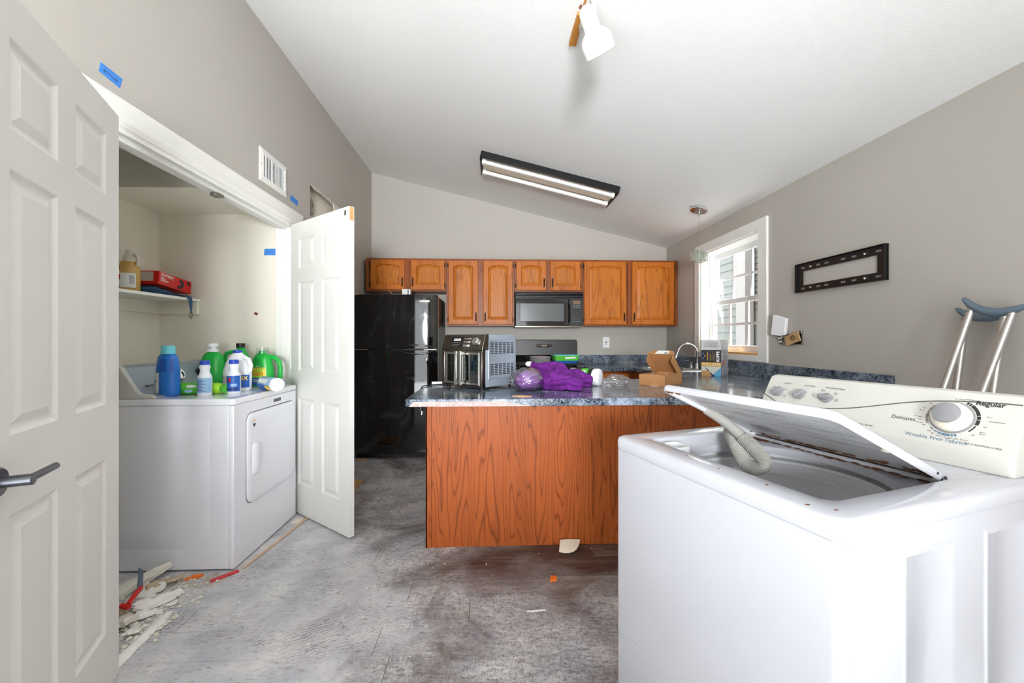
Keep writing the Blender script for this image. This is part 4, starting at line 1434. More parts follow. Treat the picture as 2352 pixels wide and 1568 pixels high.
# ---------------------------------------------------------------- dryer
dy = thing('dryer', 'white front-loading dryer standing in the closet', 'dryer', (-1.71, 2.58, 0))
DX0, DX1, DY0, DY1, DZ = -2.075, -1.362, 2.235, 2.925, 0.905
m = MB()
m.box(DX0, DX1 - 0.028, DY0 + 0.004, DY1 - 0.004, 0.010, DZ - 0.035).build('cabinet', 'dryer_enamel', dy, bevel=0.004)
m = MB()
m.box(DX1 - 0.027, DX1, DY0 + 0.001, DY1 - 0.001, 0.008, DZ - 0.036).build('front_panel', 'dryer_enamel', dy, bevel=0.006, seg=3)
m = MB()
m.loops([rrect(DX0, DX1 + k, DY0 - k, DY1 + k, 0.018, z, 4) for k, z in ((0.0, DZ - 0.034), (0.004, DZ - 0.03), (0.004, DZ - 0.008), (0.0, DZ - 0.001), (-0.01, DZ))], True, True)
m.build('top', 'dryer_enamel', dy)
# pressed panel on the side
m = MB()
m.loops([[(DX0 + 0.10 + k, DY0 + 0.004 + y, 0.12 + k), (DX1 - 0.12 - k, DY0 + 0.004 + y, 0.12 + k), (DX1 - 0.12 - k, DY0 + 0.004 + y, 0.80 - k), (DX0 + 0.10 + k, DY0 + 0.004 + y, 0.80 - k)] for k, y in ((0, 0.001), (0.012, -0.003), (0.10, -0.0035), (0.16, 0.0005))], False, True)
m.build('pressed_panel', 'dryer_enamel', dy, angle=60)
# door
def yz_rr(y0, y1, z0, z1, r, x):
    return [(x, a, b) for a, b, c in rrect(y0, y1, z0, z1, r, 0, 5)]
m = MB()
m.loops([yz_rr(2.342, 2.892, 0.300, 0.808, 0.05, DX1 + 0.0002), yz_rr(2.346, 2.888, 0.304, 0.804, 0.05, DX1 + 0.0006)], True, True)
m.build('door_gap', 'grey_print', dy)
m = MB()
m.loops([yz_rr(2.346, 2.888, 0.304, 0.804, 0.048, DX1), yz_rr(2.346, 2.888, 0.304, 0.804, 0.048, DX1 + 0.010), yz_rr(2.352, 2.882, 0.310, 0.798, 0.044, DX1 + 0.014), yz_rr(2.372, 2.862, 0.330, 0.778, 0.034, DX1 + 0.015)], True, True)
ddr = m.build('door', 'dryer_enamel', dy, angle=50)
m = MB()
m.loops([yz_rr(2.375, 2.44, 0.455, 0.635, 0.022, DX1 + 0.014), yz_rr(2.379, 2.436, 0.459, 0.631, 0.02, DX1 + 0.022), yz_rr(2.392, 2.432, 0.47, 0.62, 0.016, DX1 + 0.030), yz_rr(2.398, 2.428, 0.476, 0.614, 0.014, DX1 + 0.032)], True, True)
m.build('handle', 'dryer_enamel', ddr, angle=50)
for z in (0.37, 0.70):
    m = MB()
    m.box(DX1 + 0.001, DX1 + 0.008, 2.889, 2.897, z, z + 0.06).build('hinge', 'enamel_worn', ddr)
m = MB()
m.lathe([(0.0, 0), (0.022, 0), (0.022, 0.0006), (0, 0.0006)], (DX1 + 0.015, 2.395, 0.745), 20, (1, 0, 0), sy=1.35).build('sticker', 'paper_white', ddr)
m = MB()
hp = []
for i in range(24):
    t = 2 * math.pi * i / 24
    hp.append((DX1 + 0.0159, 2.397 + 0.0009 * 16 * math.sin(t) ** 3 * 0.9, 0.736 + 0.0009 * (13 * math.cos(t) - 5 * math.cos(2 * t) - 2 * math.cos(3 * t) - math.cos(4 * t))))
m.add(hp, [tuple(range(24))]).build('sticker_heart', 'navy_print', ddr, smooth=False)
m = MB()
for i in range(5):
    m.lathe([(0.0025, 0.0), (0.0025, 0.0009), (0, 0.0009)], (DX1 + 0.0152, 2.381 + i * 0.0075, 0.758 + 0.006 * math.sin(math.pi * i / 4)), 6, (1, 0, 0))
m.build('sticker_dots', 'red_print', ddr)
m = MB()
m.box(DX1, DX1 + 0.002, 2.635, 2.715, 0.828, 0.846).build('badge', 'dark_grey_print', dy)
text('MAYTAG', 0.0165, 'steel', dy, (DX1 + 0.0024, 2.675, 0.837), Matrix.Rotation(R(90), 4, 'Z') @ Matrix.Rotation(R(90), 4, 'X'), sx=1.05)
for x in (DX0 + 0.05, DX1 - 0.06):
    for y in (DY0 + 0.05, DY1 - 0.05):
        m = MB()
        m.cyl((x, y, 0), (x, y, 0.03), 0.02, n=10).build('foot', 'black_matte', dy)
# console of the dryer
prof = [(-1.775, DZ), (-1.785, DZ + 0.018), (-1.845, DZ + 0.024), (-1.862, DZ + 0.038), (-1.945, DZ + 0.165), (-1.962, DZ + 0.176), (-2.03, DZ + 0.176), (-2.04, DZ + 0.165), (-2.04, DZ)]
for ya_, yb_ in ((DY0 + 0.012, DY0 + 0.04), (DY1 - 0.04, DY1 - 0.012)):
    m = MB()
    m.loops([[(x, y, z) for x, z in prof] for y in (ya_, yb_)])
    m.build('console_cap', 'console_plastic', dy, bevel=0.006)
m = MB()
prof2 = [(x - 0.006 if x > -2.0 else x, max(DZ, z - 0.006)) for x, z in prof]
m.loops([[(x, y, z) for x, z in prof2] for y in (DY0 + 0.04, DY1 - 0.04)])
dcon = m.build('console', 'grey_metal_paint', dy, smooth=False)
fd = Vector((-0.083, 0, 0.127)).normalized()
fn = Vector((fd.z, 0, -fd.x))
cpos = lambda y, w, l=0.0: Vector((-1.868, y, DZ + 0.032)) + fd * w + fn * l
fm = Matrix(((0, fd.x, fn.x, 0), (1, fd.y, fn.y, 0), (0, fd.z, fn.z, 0), (0, 0, 0, 1)))
text('MAYTAG', 0.022, 'dark_grey_print', dcon, cpos(2.38, 0.03, 0.0012), fm, sx=1.15, bold=0.0006)
m = MB()
m.lathe([(0.045, 0), (0.043, 0.022), (0.0, 0.022)], cpos(2.57, 0.075), 28, fn).build('dial', 'black_satin', dy)
m = MB()
m.lathe([(0.040, 0.020), (0.044, 0.026), (0.040, 0.032), (0.036, 0.030), (0.036, 0.024), (0, 0.024)], cpos(2.57, 0.075), 28, fn).build('dial_ring', 'chrome', dy)
m = MB()
m.lathe([(0.03, 0), (0.028, 0.02), (0.0, 0.02)], cpos(2.78, 0.075), 24, fn).build('start_knob', 'black_satin', dy)
# ---------------------------------------------------------------- bottles and packs on the dryer
DT = 0.905
def oval(mb, base, prof, sx=1.0, sy=1.0, rz=0.0, n=28):
    mb.lathe(prof, base, n, (0, 0, 1), sx, sy, xdir=(math.cos(rz), math.sin(rz), 0))
    return mb

def front_patch(base, r, z0, z1, a0, a1, sx, sy, rz, lift=0.0008, n=10, rf=None):
    """label wrapped on part of an oval bottle; angles in degrees about the bottle axis"""
    mb = MB()
    u = Vector((math.cos(rz), math.sin(rz), 0))
    w = Vector((-math.sin(rz), math.cos(rz), 0))
    pts = []
    rows = 6
    for j in range(rows + 1):
        z = z0 + (z1 - z0) * j / rows
        rad = (rf(z) if rf else r) + lift
        for i in range(n + 1):
            a = R(a0 + (a1 - a0) * i / n)
            pts.append(Vector(base) + u * (rad * sx * math.cos(a)) + w * (rad * sy * math.sin(a)) + Vector((0, 0, z)))
    mb.grid(pts, n + 1)
    return mb

# tall blue softener bottle
c = (-1.797, 2.372, DT)
t = thing('softener_bottle', 'tall blue fabric softener bottle with a turquoise cap', 'bottle', c)
pr = [(0.050, 0), (0.056, 0.006), (0.058, 0.05), (0.057, 0.10), (0.055, 0.15), (0.051, 0.19), (0.046, 0.218), (0.034, 0.232), (0.030, 0.236)]
oval(MB(), c, pr, 1.05, 0.72).build('body', 'blue_bottle', t, angle=60)
rfb = lambda z: 0.0555 if z < 0.15 else 0.0555 - (z - 0.15) * 0.12
for a0_, a1_ in ((252, 286), (304, 326)):
    front_patch(c, 0.055, 0.135, 0.205, a0_, a1_, 1.05, 0.72, 0, 0.0004, rf=rfb).build('grip_shade', 'blue_grip_shade', t, recalc=False)  # darker blue patches painted on as the shade of a grip indentation
MB().lathe([(0.033, 0.232), (0.033, 0.236), (0.0315, 0.274), (0.030, 0.278), (0.0, 0.278)], c, 28).build('cap', 'teal_cap', t)
m = front_patch(c, 0.058, 0.018, 0.13, 195, 252, 1.05, 0.72, 0)
lb = m.build('label', 'paper_white', t, recalc=False)
text('ny', 0.035, 'black_print', lb, (c[0] - 0.042, c[1] - 0.0355, DT + 0.085), Matrix.Rotation(R(-36), 4, 'Z') @ Matrix.Rotation(R(90), 4, 'X'))

# two small bleach bottles and the large jug
def bleach(base, label, rz):
    t = thing('bleach_bottle', label, 'bottle', base)
    pr = [(0.031, 0), (0.0345, 0.004), (0.0345, 0.098), (0.033, 0.108), (0.026, 0.122), (0.0225, 0.134), (0.0235, 0.146), (0.026, 0.156), (0.025, 0.166), (0.021, 0.172), (0.021, 0.176)]
    oval(MB(), base, pr).build('body', 'bottle_white', t, angle=60)
    MB().lathe([(0.0235, 0.172), (0.0245, 0.176), (0.0235, 0.192), (0.022, 0.195), (0.0, 0.195)], base, 24).build('cap', 'blue_cap', t)
    return t
b1 = (-1.600, 2.372, DT)
t = bleach(b1, 'small white bleach bottle with blue cap showing its back label', 0)
lb = front_patch(b1, 0.0345, 0.018, 0.10, 180, 360, 1, 1, 0).build('label', 'pale_blue_print', t, recalc=False)
m = MB()
for i in range(11):
    q = front_patch(b1, 0.0345, 0.026 + i * 0.0062, 0.028 + i * 0.0062, 222, 222 + 95 - (i % 3) * 20, 1, 1, 0, 0.0013, 6)
    m.add(q.v, q.f)
m.build('label_print', 'navy_print', lb, recalc=False)
b2 = (-1.492, 2.452, DT)
t = bleach(b2, 'small white bleach bottle with blue cap and picture label', 0)
lb = front_patch(b2, 0.0345, 0.016, 0.105, 180, 360, 1, 1, 0).build('label', 'blue_print', t, recalc=False)
front_patch(b2, 0.0345, 0.068, 0.094, 225, 275, 1, 1, 0, 0.0013).build('diamond', 'red_print', lb, recalc=False)
front_patch(b2, 0.0345, 0.064, 0.098, 236, 262, 1, 1, 0, 0.0016).build('diamond_core', 'navy_print', lb, recalc=False)
front_patch(b2, 0.0345, 0.022, 0.034, 215, 330, 1, 1, 0, 0.0013).build('label_band', 'navy_print', lb, recalc=False)
front_patch(b2, 0.0345, 0.044, 0.06, 275, 325, 1, 1, 0, 0.0013).build('label_swirl', 'pale_blue_print', lb, recalc=False)
j = (-1.560, 2.600, DT)
t = thing('bleach_jug', 'large white bleach jug with a blue cap', 'jug', j)
pr = [(0.070, 0), (0.078, 0.008), (0.080, 0.06), (0.080, 0.115), (0.074, 0.145), (0.058, 0.185), (0.040, 0.215), (0.025, 0.23), (0.021, 0.234)]
oval(MB(), j, pr, 1.0, 0.72).build('body', 'bottle_white', t, angle=60)
m = MB()
m.tube([(j[0] + 0.045, j[1] - 0.015, DT + 0.205), (j[0] + 0.075, j[1] - 0.02, DT + 0.19), (j[0] + 0.09, j[1] - 0.02, DT + 0.155), (j[0] + 0.083, j[1] - 0.02, DT + 0.12), (j[0] + 0.06, j[1] - 0.015, DT + 0.105)], 0.013, 12)
m.build('grip', 'bottle_white', t)
MB().lathe([(0.0225, 0.23), (0.0245, 0.234), (0.0235, 0.246), (0.0, 0.248)], j, 24).build('cap', 'blue_cap', t)
lb = front_patch(j, 0.0805, 0.02, 0.10, 200, 345, 1.0, 0.72, 0).build('label', 'paper_white', t, recalc=False)
front_patch(j, 0.0805, 0.022, 0.098, 288, 345, 1.0, 0.72, 0, 0.0014).build('label_side', 'blue_print', lb, recalc=False)
text('OX', 0.03, 'yellow_print', lb, (j[0] + 0.060, j[1] - 0.047, DT + 0.078), Matrix.Rotation(R(22), 4, 'Z') @ Matrix.Rotation(R(90), 4, 'X'), bold=0.001)
m = MB()
for i in range(9):
    q = front_patch(j, 0.0805, 0.05 + i * 0.005, 0.0518 + i * 0.005, 205, 250, 1.0, 0.72, 0, 0.0014, 6)
    m.add(q.v, q.f)
m.build('label_print', 'grey_print', lb, recalc=False)

# green bottles behind
g = (-1.860, 2.835, DT)
t = thing('cleaner_bottle', 'rounded green cleaner bottle with a white push-pull spout', 'bottle', g)
pr = [(0.060, 0), (0.068, 0.008), (0.072, 0.06), (0.072, 0.13), (0.064, 0.19), (0.050, 0.215), (0.030, 0.228), (0.024, 0.232)]
oval(MB(), g, pr, 1.05, 0.7).build('body', 'green_plastic', t, angle=60)
MB().lathe([(0.034, 0.228), (0.034, 0.246), (0.028, 0.25), (0.016, 0.252), (0.016, 0.262), (0.028, 0.264), (0.029, 0.272), (0.026, 0.284), (0.016, 0.287), (0, 0.287)], g, 24).build('spout', 'bottle_white', t)
g = (-1.735, 2.925, DT)
t = thing('handled_bottle', 'green bottle with a looped handle and black cap behind the jug', 'bottle', g)
pr = [(0.058, 0), (0.066, 0.008), (0.070, 0.06), (0.068, 0.14), (0.052, 0.20), (0.034, 0.235), (0.024, 0.255), (0.021, 0.26)]
oval(MB(), g, pr, 1.0, 0.66).build('body', 'green_plastic', t, angle=60)
m = MB()
m.tube([(g[0] - 0.016, g[1], DT + 0.222), (g[0] - 0.055, g[1], DT + 0.228), (g[0] - 0.095, g[1], DT + 0.215), (g[0] - 0.105, g[1], DT + 0.185), (g[0] - 0.085, g[1], DT + 0.155), (g[0] - 0.05, g[1], DT + 0.14)], 0.013, 12)
m.build('handle', 'green_plastic', t)
MB().lathe([(0.027, 0.256), (0.027, 0.282), (0.024, 0.285), (0, 0.285)], g, 24).build('cap', 'black_satin', t)

# detergent bottle with loop handle
g = (-1.545, 2.845, DT)
t = thing('detergent_bottle', 'bright green detergent bottle with loop handle and colourful label', 'bottle', g)
pr = [(0.070, 0), (0.078, 0.008), (0.080, 0.06), (0.074, 0.12), (0.066, 0.155), (0.063, 0.18), (0.055, 0.2), (0.036, 0.213), (0.030, 0.218)]
oval(MB(), g, pr, 0.95, 0.6).build('body', 'green_plastic', t, angle=60)
m = MB()
m.tube([(g[0] + 0.035, g[1], DT + 0.195), (g[0] + 0.075, g[1], DT + 0.192), (g[0] + 0.107, g[1], DT + 0.168), (g[0] + 0.118, g[1], DT + 0.12), (g[0] + 0.115, g[1], DT + 0.06), (g[0] + 0.09, g[1], DT + 0.022), (g[0] + 0.055, g[1], DT + 0.012)], [0.016, 0.017, 0.015, 0.014, 0.015, 0.017, 0.017], 12)
m.build('handle', 'green_plastic', t)
MB().lathe([(0.036, 0.214), (0.036, 0.222), (0.034, 0.252), (0.034, 0.256), (0.0, 0.256)], g, 28).build('cap', 'clear_plastic', t)
MB().lathe([(0.022, 0.214), (0.02, 0.236), (0, 0.236)], g, 20).build('pour_spout', 'green_plastic', t)
rf = lambda z: 0.08 if z < 0.06 else 0.08 - (z - 0.06) * 0.12
lb = front_patch(g, 0.08, 0.012, 0.125, 215, 305, 0.95, 0.6, 0, 0.001, rf=rf).build('label', 'yellow_print', t, recalc=False)
front_patch(g, 0.08, 0.01, 0.07, 222, 298, 0.95, 0.6, 0, 0.0015, rf=rf).build('label_splash', 'blue_print', lb, recalc=False)
front_patch(g, 0.08, 0.06, 0.112, 228, 290, 0.95, 0.6, 0, 0.0016, rf=rf).build('label_flash', 'lime_plastic', lb, recalc=False)
text('Gain', 0.042, 'orange_print', lb, (g[0] - 0.008, g[1] - 0.0525, DT + 0.088), (R(84), 0, R(-2)), bold=0.0012)
text('OXI', 0.026, 'print_white', lb, (g[0] - 0.006, g[1] - 0.0535, DT + 0.040), FRONT, bold=0.0008)
text('2in1', 0.016, 'print_white', t, (g[0] - 0.004, g[1] - 0.0445, DT + 0.135), (R(80), 0, 0))

# soft wipes pack
m = MB()
px, py = -1.735, 2.445
pts, nx, ny = [], 18, 10
def pack(u, v, s):
    x, y = (u - 0.5) * 0.19, (v - 0.5) * 0.10
    e = (1 - abs(2 * u - 1) ** 5) * (1 - abs(2 * v - 1) ** 4)
    return (px + x, py + y, DT + 0.033 + s * (0.032 * max(e, 0.0) ** 0.5) + 0.002 * fbm(u * 5, v * 5, s))
for s in (1, -1):
    mb_pts = [pack(i / (nx - 1), k / (ny - 1), s) for k in range(ny) for i in range(nx)]
    m.grid(mb_pts, nx)
t = thing('wipes_pack', 'soft green wipes pack with blue leaf print', 'wipes', (px, py, DT))
m.build('pouch', 'green_pack', t, angle=70)
for (ux, uz, rx, rz, mm) in ((-0.03, 0.024, 0.024, 0.013, 'blue_print'), (0.03, 0.02, 0.022, 0.010, 'pale_blue_print'), (-0.035, 0.046, 0.026, 0.006, 'paper_white'), (0.045, 0.045, 0.028, 0.008, 'paper_white')):
    m = MB()
    m.lathe([(1.0, 0), (1.0, 0.001), (0, 0.001)], (px + ux, py - 0.0495, DT + uz + 0.004), 18, (0, -1, 0.25), rx, rz, xdir=(1, 0, 0))
    m.build('leaf_print', mm, t)

# lime bottle on its side and the wipes tub on its side
t = thing('lime_bottle', 'small lime green bottle lying on its side', 'bottle', (-1.54, 2.44, DT))
m = MB()
m.lathe([(0.020, 0), (0.030, 0.006), (0.032, 0.03), (0.030, 0.055), (0.022, 0.07), (0.018, 0.074)], (-1.615, 2.455, DT + 0.032), 20, (0.96, -0.28, 0))
m.build('body', 'lime_plastic', t, angle=60)
m = MB()
m.lathe([(0.020, 0.072), (0.022, 0.076), (0.026, 0.10), (0.028, 0.104), (0, 0.104)], (-1.615, 2.455, DT + 0.032), 20, (0.96, -0.28, 0)).build('cap', 'green_pack', t)
t = thing('wipes_tub', 'white and blue wipes tub lying on its side beside the detergent', 'wipes', (-1.385, 2.60, DT))
base, ax = Vector((-1.440, 2.665, DT + 0.041)), Vector((0.74, -0.67, 0.0)).normalized()
MB().lathe([(0.036, 0), (0.040, 0.004), (0.040, 0.185), (0.038, 0.19)], base, 26, ax).build('body', 'pale_blue_print', t, angle=50)
MB().lathe([(0.0385, 0.186), (0.041, 0.19), (0.041, 0.21), (0.037, 0.214), (0, 0.214)], base, 26, ax).build('lid', 'bottle_white', t, angle=50)
def wrap(z0, z1, a0, a1, mm, name, lift=0.0008):
    mb = MB()
    u = Vector((0, 0, 1))
    w = ax.cross(u)
    pts = []
    for k in range(3):
        z = z0 + (z1 - z0) * k / 2
        for i in range(9):
            a = R(a0 + (a1 - a0) * i / 8)
            pts.append(base + ax * z + u * ((0.04 + lift) * math.cos(a)) + w * ((0.04 + lift) * math.sin(a)))
    mb.grid(pts, 9)
    mb.build(name, mm, t, recalc=False)
wrap(0.0, 0.16, 95, 175, 'blue_print', 'label_blue')
wrap(0.12, 0.186, 100, 160, 'yellow_print', 'label_yellow', 0.0012)
wrap(0.02, 0.15, 40, 80, 'paper_white', 'label_text', 0.0012)

# ---------------------------------------------------------------- closet shelf and what lies on it
sh = thing('closet_shelf', 'white painted shelf on cleats in the closet corner', 'shelf', (-2.25, 2.3, 1.42))
m = MB()
m.box(CX, -2.105, 1.42, OY1, 1.486, 1.505).build('board', 'white_trim', sh, bevel=0.002)
m = MB()
m.box(CX, CX + 0.02, 1.42, OY1 - 0.02, 1.40, 1.486).build('cleat', 'closet_paint', sh, bevel=0.002)
m = MB()
m.box(CX, -2.115, OY1 - 0.02, OY1, 1.395, 1.486).build('cleat', 'closet_paint', sh, bevel=0.002)
SZ = 1.505
t = thing('amber_jug', 'translucent jug of amber liquid with white labels on the shelf', 'jug', (-2.245, 2.655, SZ))
oval(MB(), (-2.245, 2.655, SZ), [(0.048, 0), (0.054, 0.006), (0.055, 0.13), (0.050, 0.16), (0.036, 0.19)], 1.0, 1.0).build('body', 'amber_liquid', t, angle=60)
oval(MB(), (-2.245, 2.655, SZ), [(0.036, 0.19), (0.026, 0.225), (0.018, 0.24), (0.016, 0.26), (0.0, 0.26)], 1.0, 1.0).build('neck', 'cream_plastic', t, angle=60)
m = MB()
m.tube([(-2.215, 2.655, SZ + 0.235), (-2.195, 2.655, SZ + 0.225), (-2.188, 2.655, SZ + 0.195), (-2.196, 2.655, SZ + 0.165)], 0.009, 10).build('handle', 'cream_plastic', t)
lb = front_patch((-2.245, 2.655, SZ), 0.055, 0.028, 0.115, 262, 345, 1, 1, 0).build('label', 'paper_white', t, recalc=False)
m = MB()
for i in range(9):
    q = front_patch((-2.245, 2.655, SZ), 0.055, 0.05 + i * 0.006, 0.0525 + i * 0.006, 312, 338, 1, 1, 0, 0.0014, 5)
    m.add(q.v, q.f)
m.build('label_print', 'grey_print', lb, recalc=False)
lb = front_patch((-2.245, 2.655, SZ), 0.055, 0.04, 0.13, 215, 268, 1, 1, 0, 0.0012).build('front_label', 'paper_white', t, recalc=False)
front_patch((-2.245, 2.655, SZ), 0.055, 0.075, 0.105, 245, 266, 1, 1, 0, 0.002).build('label_picture', 'red_print', lb, recalc=False)

# red tool carton, tilted on a folded bag
RB = Matrix.Translation((-2.215, 2.735, 1.572)) @ Matrix.Rotation(R(2), 4, 'Z') @ Matrix.Rotation(R(-6.5), 4, 'X')
t = thing('red_tool_box', 'red printed tool carton with a grey end lying tilted on the shelf', 'box', (-2.215, 2.80, 1.55))
def rbv(x, y, z):
    return RB @ Vector((x, y, z))
bx_w, bx_l, bx_h = 0.16, 0.30, 0.085
m = MB()
m.add([rbv(x, y, z) for z in (0, bx_h) for y in (0, bx_l) for x in (-bx_w / 2, bx_w / 2)], [(0, 2, 3, 1), (4, 5, 7, 6), (0, 1, 5, 4), (1, 3, 7, 5), (3, 2, 6, 7), (2, 0, 4, 6)])
bd = m.build('carton', 'red_box', t, bevel=0.002)
m = MB()
m.add([rbv(x, -0.0012, z) for x, z in ((-0.078, 0.018), (0.05, 0.018), (0.046, 0.078), (-0.078, 0.078))], [(0, 1, 2, 3)]).build('end_panel', 'grey_box', bd, smooth=False, recalc=False)
sideM = RB @ Matrix.Translation((bx_w / 2 + 0.001, 0, 0)) @ Matrix.Rotation(R(90), 4, 'Z') @ Matrix.Rotation(R(90), 4, 'X')
def rbt(s, y, z, size, mm='print_white', **kw):
    M_ = sideM.copy()
    p = rbv(bx_w / 2 + 0.0014, y, z)
    M_.translation = (0, 0, 0)
    text(s, size, mm, bd, p, M_, **kw)
rbt('CRAFTSMAN', 0.070, 0.066, 0.0185, bold=0.0006)
m = MB()
for y0_, y1_, z0_, z1_ in ((0.012, 0.128, 0.0795, 0.0807), (0.012, 0.128, 0.0525, 0.0537), (0.012, 0.0132, 0.0525, 0.0807), (0.1268, 0.128, 0.0525, 0.0807)):
    m.add([rbv(bx_w / 2 + 0.0013, y, z) for y, z in ((y0_, z0_), (y1_, z0_), (y1_, z1_), (y0_, z1_))], [(0, 1, 2, 3)])
for i, ln in enumerate((0.03, 0.045, 0.075, 0.06)):
    z = 0.046 - i * 0.0075
    m.add([rbv(bx_w / 2 + 0.0013, y, zz) for y, zz in ((0.014, z), (0.014 + ln, z), (0.014 + ln, z + 0.003), (0.014, z + 0.003))], [(0, 1, 2, 3)])
m.build('print_lines', 'print_white', bd, smooth=False, recalc=False)
m = MB()
for pts_ in ([(0.165, 0.012), (0.205, 0.010), (0.222, 0.03), (0.226, 0.055), (0.205, 0.075), (0.18, 0.07), (0.178, 0.055), (0.20, 0.048), (0.195, 0.035), (0.165, 0.03)], [(0.255, 0.050), (0.278, 0.050), (0.280, 0.072), (0.266, 0.078), (0.254, 0.072)]):
    m.add([rbv(bx_w / 2 + 0.0013, y, z) for y, z in pts_], [tuple(range(len(pts_)))])
m.build('print_tool', 'dark_grey_print', bd, smooth=False, recalc=False)
t = thing('folded_nylon_bag', 'dark blue nylon bag with a dangling strap under the red carton', 'bag', (-2.2, 2.85, SZ))
pts = []
nx, ny = 10, 26
m = MB()
for s in (1, -1):
    pts = []
    for k in range(ny):
        for i in range(nx):
            u, v = i / (nx - 1), k / (ny - 1)
            e = max(0, (1 - abs(2 * u - 1) ** 4) * (1 - abs(2 * v - 1) ** 6)) ** 0.5
            h = 0.028 * (1 - 0.75 * v)
            pts.append((-2.325 + 0.195 * u, 2.70 + 0.28 * v, SZ + h + s * h * e * (1 + 0.5 * fbm(u * 4, v * 8, s))))
    m.grid(pts, nx)
m.v = [(x, y, max(z, SZ + 0.0005)) for x, y, z in m.v]
m.build('pouch', 'blue_nylon', t, angle=70)
m = MB()
L = []
for (x, y, z, w) in ((-2.14, 2.94, SZ + 0.012, 0.022), (-2.105, 2.955, SZ + 0.010, 0.02), (-2.096, 2.96, SZ - 0.01, 0.018), (-2.095, 2.965, SZ - 0.06, 0.012), (-2.095, 2.965, SZ - 0.10, 0.005)):
    L.append([(x, y - w, z), (x, y + w, z), (x + 0.003, y + w, z + 0.002), (x + 0.003, y - w, z + 0.002)])
m.loops(L).build('strap', 'blue_nylon', t, smooth=False)
m = MB()
m.tube([(-2.093, 2.965 + 0.011 * math.sin(2 * math.pi * i / 16), SZ - 0.122 + 0.022 * math.cos(2 * math.pi * i / 16)) for i in range(17)], 0.003, 6, cap=False).build('clip', 'dark_steel', t)

# pull string in the closet
m = MB()
m.tube([(-1.95, 2.3, 2.75), (-1.952, 2.3, 2.5), (-1.95, 2.3, 2.24)], 0.0016, 6)
tag(m.build('pull_string', 'cream_plastic'), 'thin pull string hanging in the closet', 'string')

# ---------------------------------------------------------------- things on the left wall and closet wall
def tape(label, quad, nrm, ink=None):
    t = thing('tape_strip', label, 'tape', tuple(sum((Vector(q) for q in quad), Vector()) / 4))
    nrm = Vector(nrm)
    mb = MB()
    mb.loops([[Vector(q) + nrm * 0.0002 for q in quad], [Vector(q) + nrm * 0.0012 for q in quad]])
    mb.build('tape', 'tape_blue', t, smooth=False)
    if ink:
        mb = MB()
        for pl in ink:
            mb.tube([Vector(p) + nrm * 0.0014 for p in pl], 0.0009, 5)
        mb.build('ink_mark', 'ink', t)
e = XL
yw = lambda y, z: (e, y, z)
tape('blue painter\'s tape with a drawn double arrow on the wall over the closet', [yw(1.595, 2.243), yw(1.686, 2.236), yw(1.674, 2.193), yw(1.588, 2.205)], (1, 0, 0),
     [[yw(1.606, 2.220), yw(1.625, 2.222), yw(1.645, 2.212), yw(1.665, 2.213)], [yw(1.614, 2.226), yw(1.605, 2.220), yw(1.618, 2.212)], [yw(1.655, 2.222), yw(1.666, 2.213), yw(1.656, 2.207)]])
tape('blue painter\'s tape with a short pen line beside the wall vent', [yw(3.03, 2.252), yw(3.14, 2.245), yw(3.133, 2.203), yw(3.024, 2.212)], (1, 0, 0),
     [[yw(3.045, 2.228), yw(3.08, 2.232), yw(3.12, 2.225)]])
cw = lambda x, z: (x, OY1, z)
tape('plain blue tape strip on the closet side wall', [cw(-1.655, 1.872), cw(-1.568, 1.874), cw(-1.576, 1.826), cw(-1.660, 1.826)], (0, -1, 0))
m = MB()
m.obox((-1.715, OY1 - 0.002, 1.402), (0.024, 0.004, 0.018), (0, R(20), 0))
tag(m.build('plaster_chip', 'rust'), 'small dark chip stuck on the closet side wall', 'chip')

vt = thing('wall_vent', 'white wall register with vertical louvres above the closet', 'vent', (XL, 2.80, 2.31))
VY0, VY1, VZ0, VZ1 = 2.63, 2.965, 2.208, 2.418
m = MB()
fl = lambda k, d: [(XL + d, VY0 + k, VZ0 + k), (XL + d, VY1 - k, VZ0 + k), (XL + d, VY1 - k, VZ1 - k), (XL + d, VY0 + k, VZ1 - k)]
m.loops([fl(0, 0), fl(0.002, 0.006), fl(0.030, 0.011), fl(0.034, 0.009), fl(0.036, 0.0005)], False, False)
m.build('frame', 'white_trim', vt, smooth=False)
m = MB()
m.box(XL + 0.0003, XL + 0.001, VY0 + 0.03, VY1 - 0.03, VZ0 + 0.03, VZ1 - 0.03).build('duct_shade', 'black_matte', vt, smooth=False)  # black sheet behind the louvres paints the darkness inside a duct
for i in range(15):
    y = VY0 + 0.045 + i * (VY1 - VY0 - 0.09) / 14
    m = MB()
    m.obox((XL + 0.0045, y, (VZ0 + VZ1) / 2), (0.010, 0.0035, VZ1 - VZ0 - 0.070), (0, 0, R(-52)))
    m.build('louvre', 'white_trim', vt, smooth=False)
for y, z in ((VY0 + 0.016, 2.313), (VY1 - 0.016, 2.313)):
    m = MB()
    m.lathe([(0.004, 0), (0.003, 0.002), (0, 0.002)], (XL + 0.0085, y, z), 10, (1, 0, 0)).build('screw', 'grey_plastic', vt)

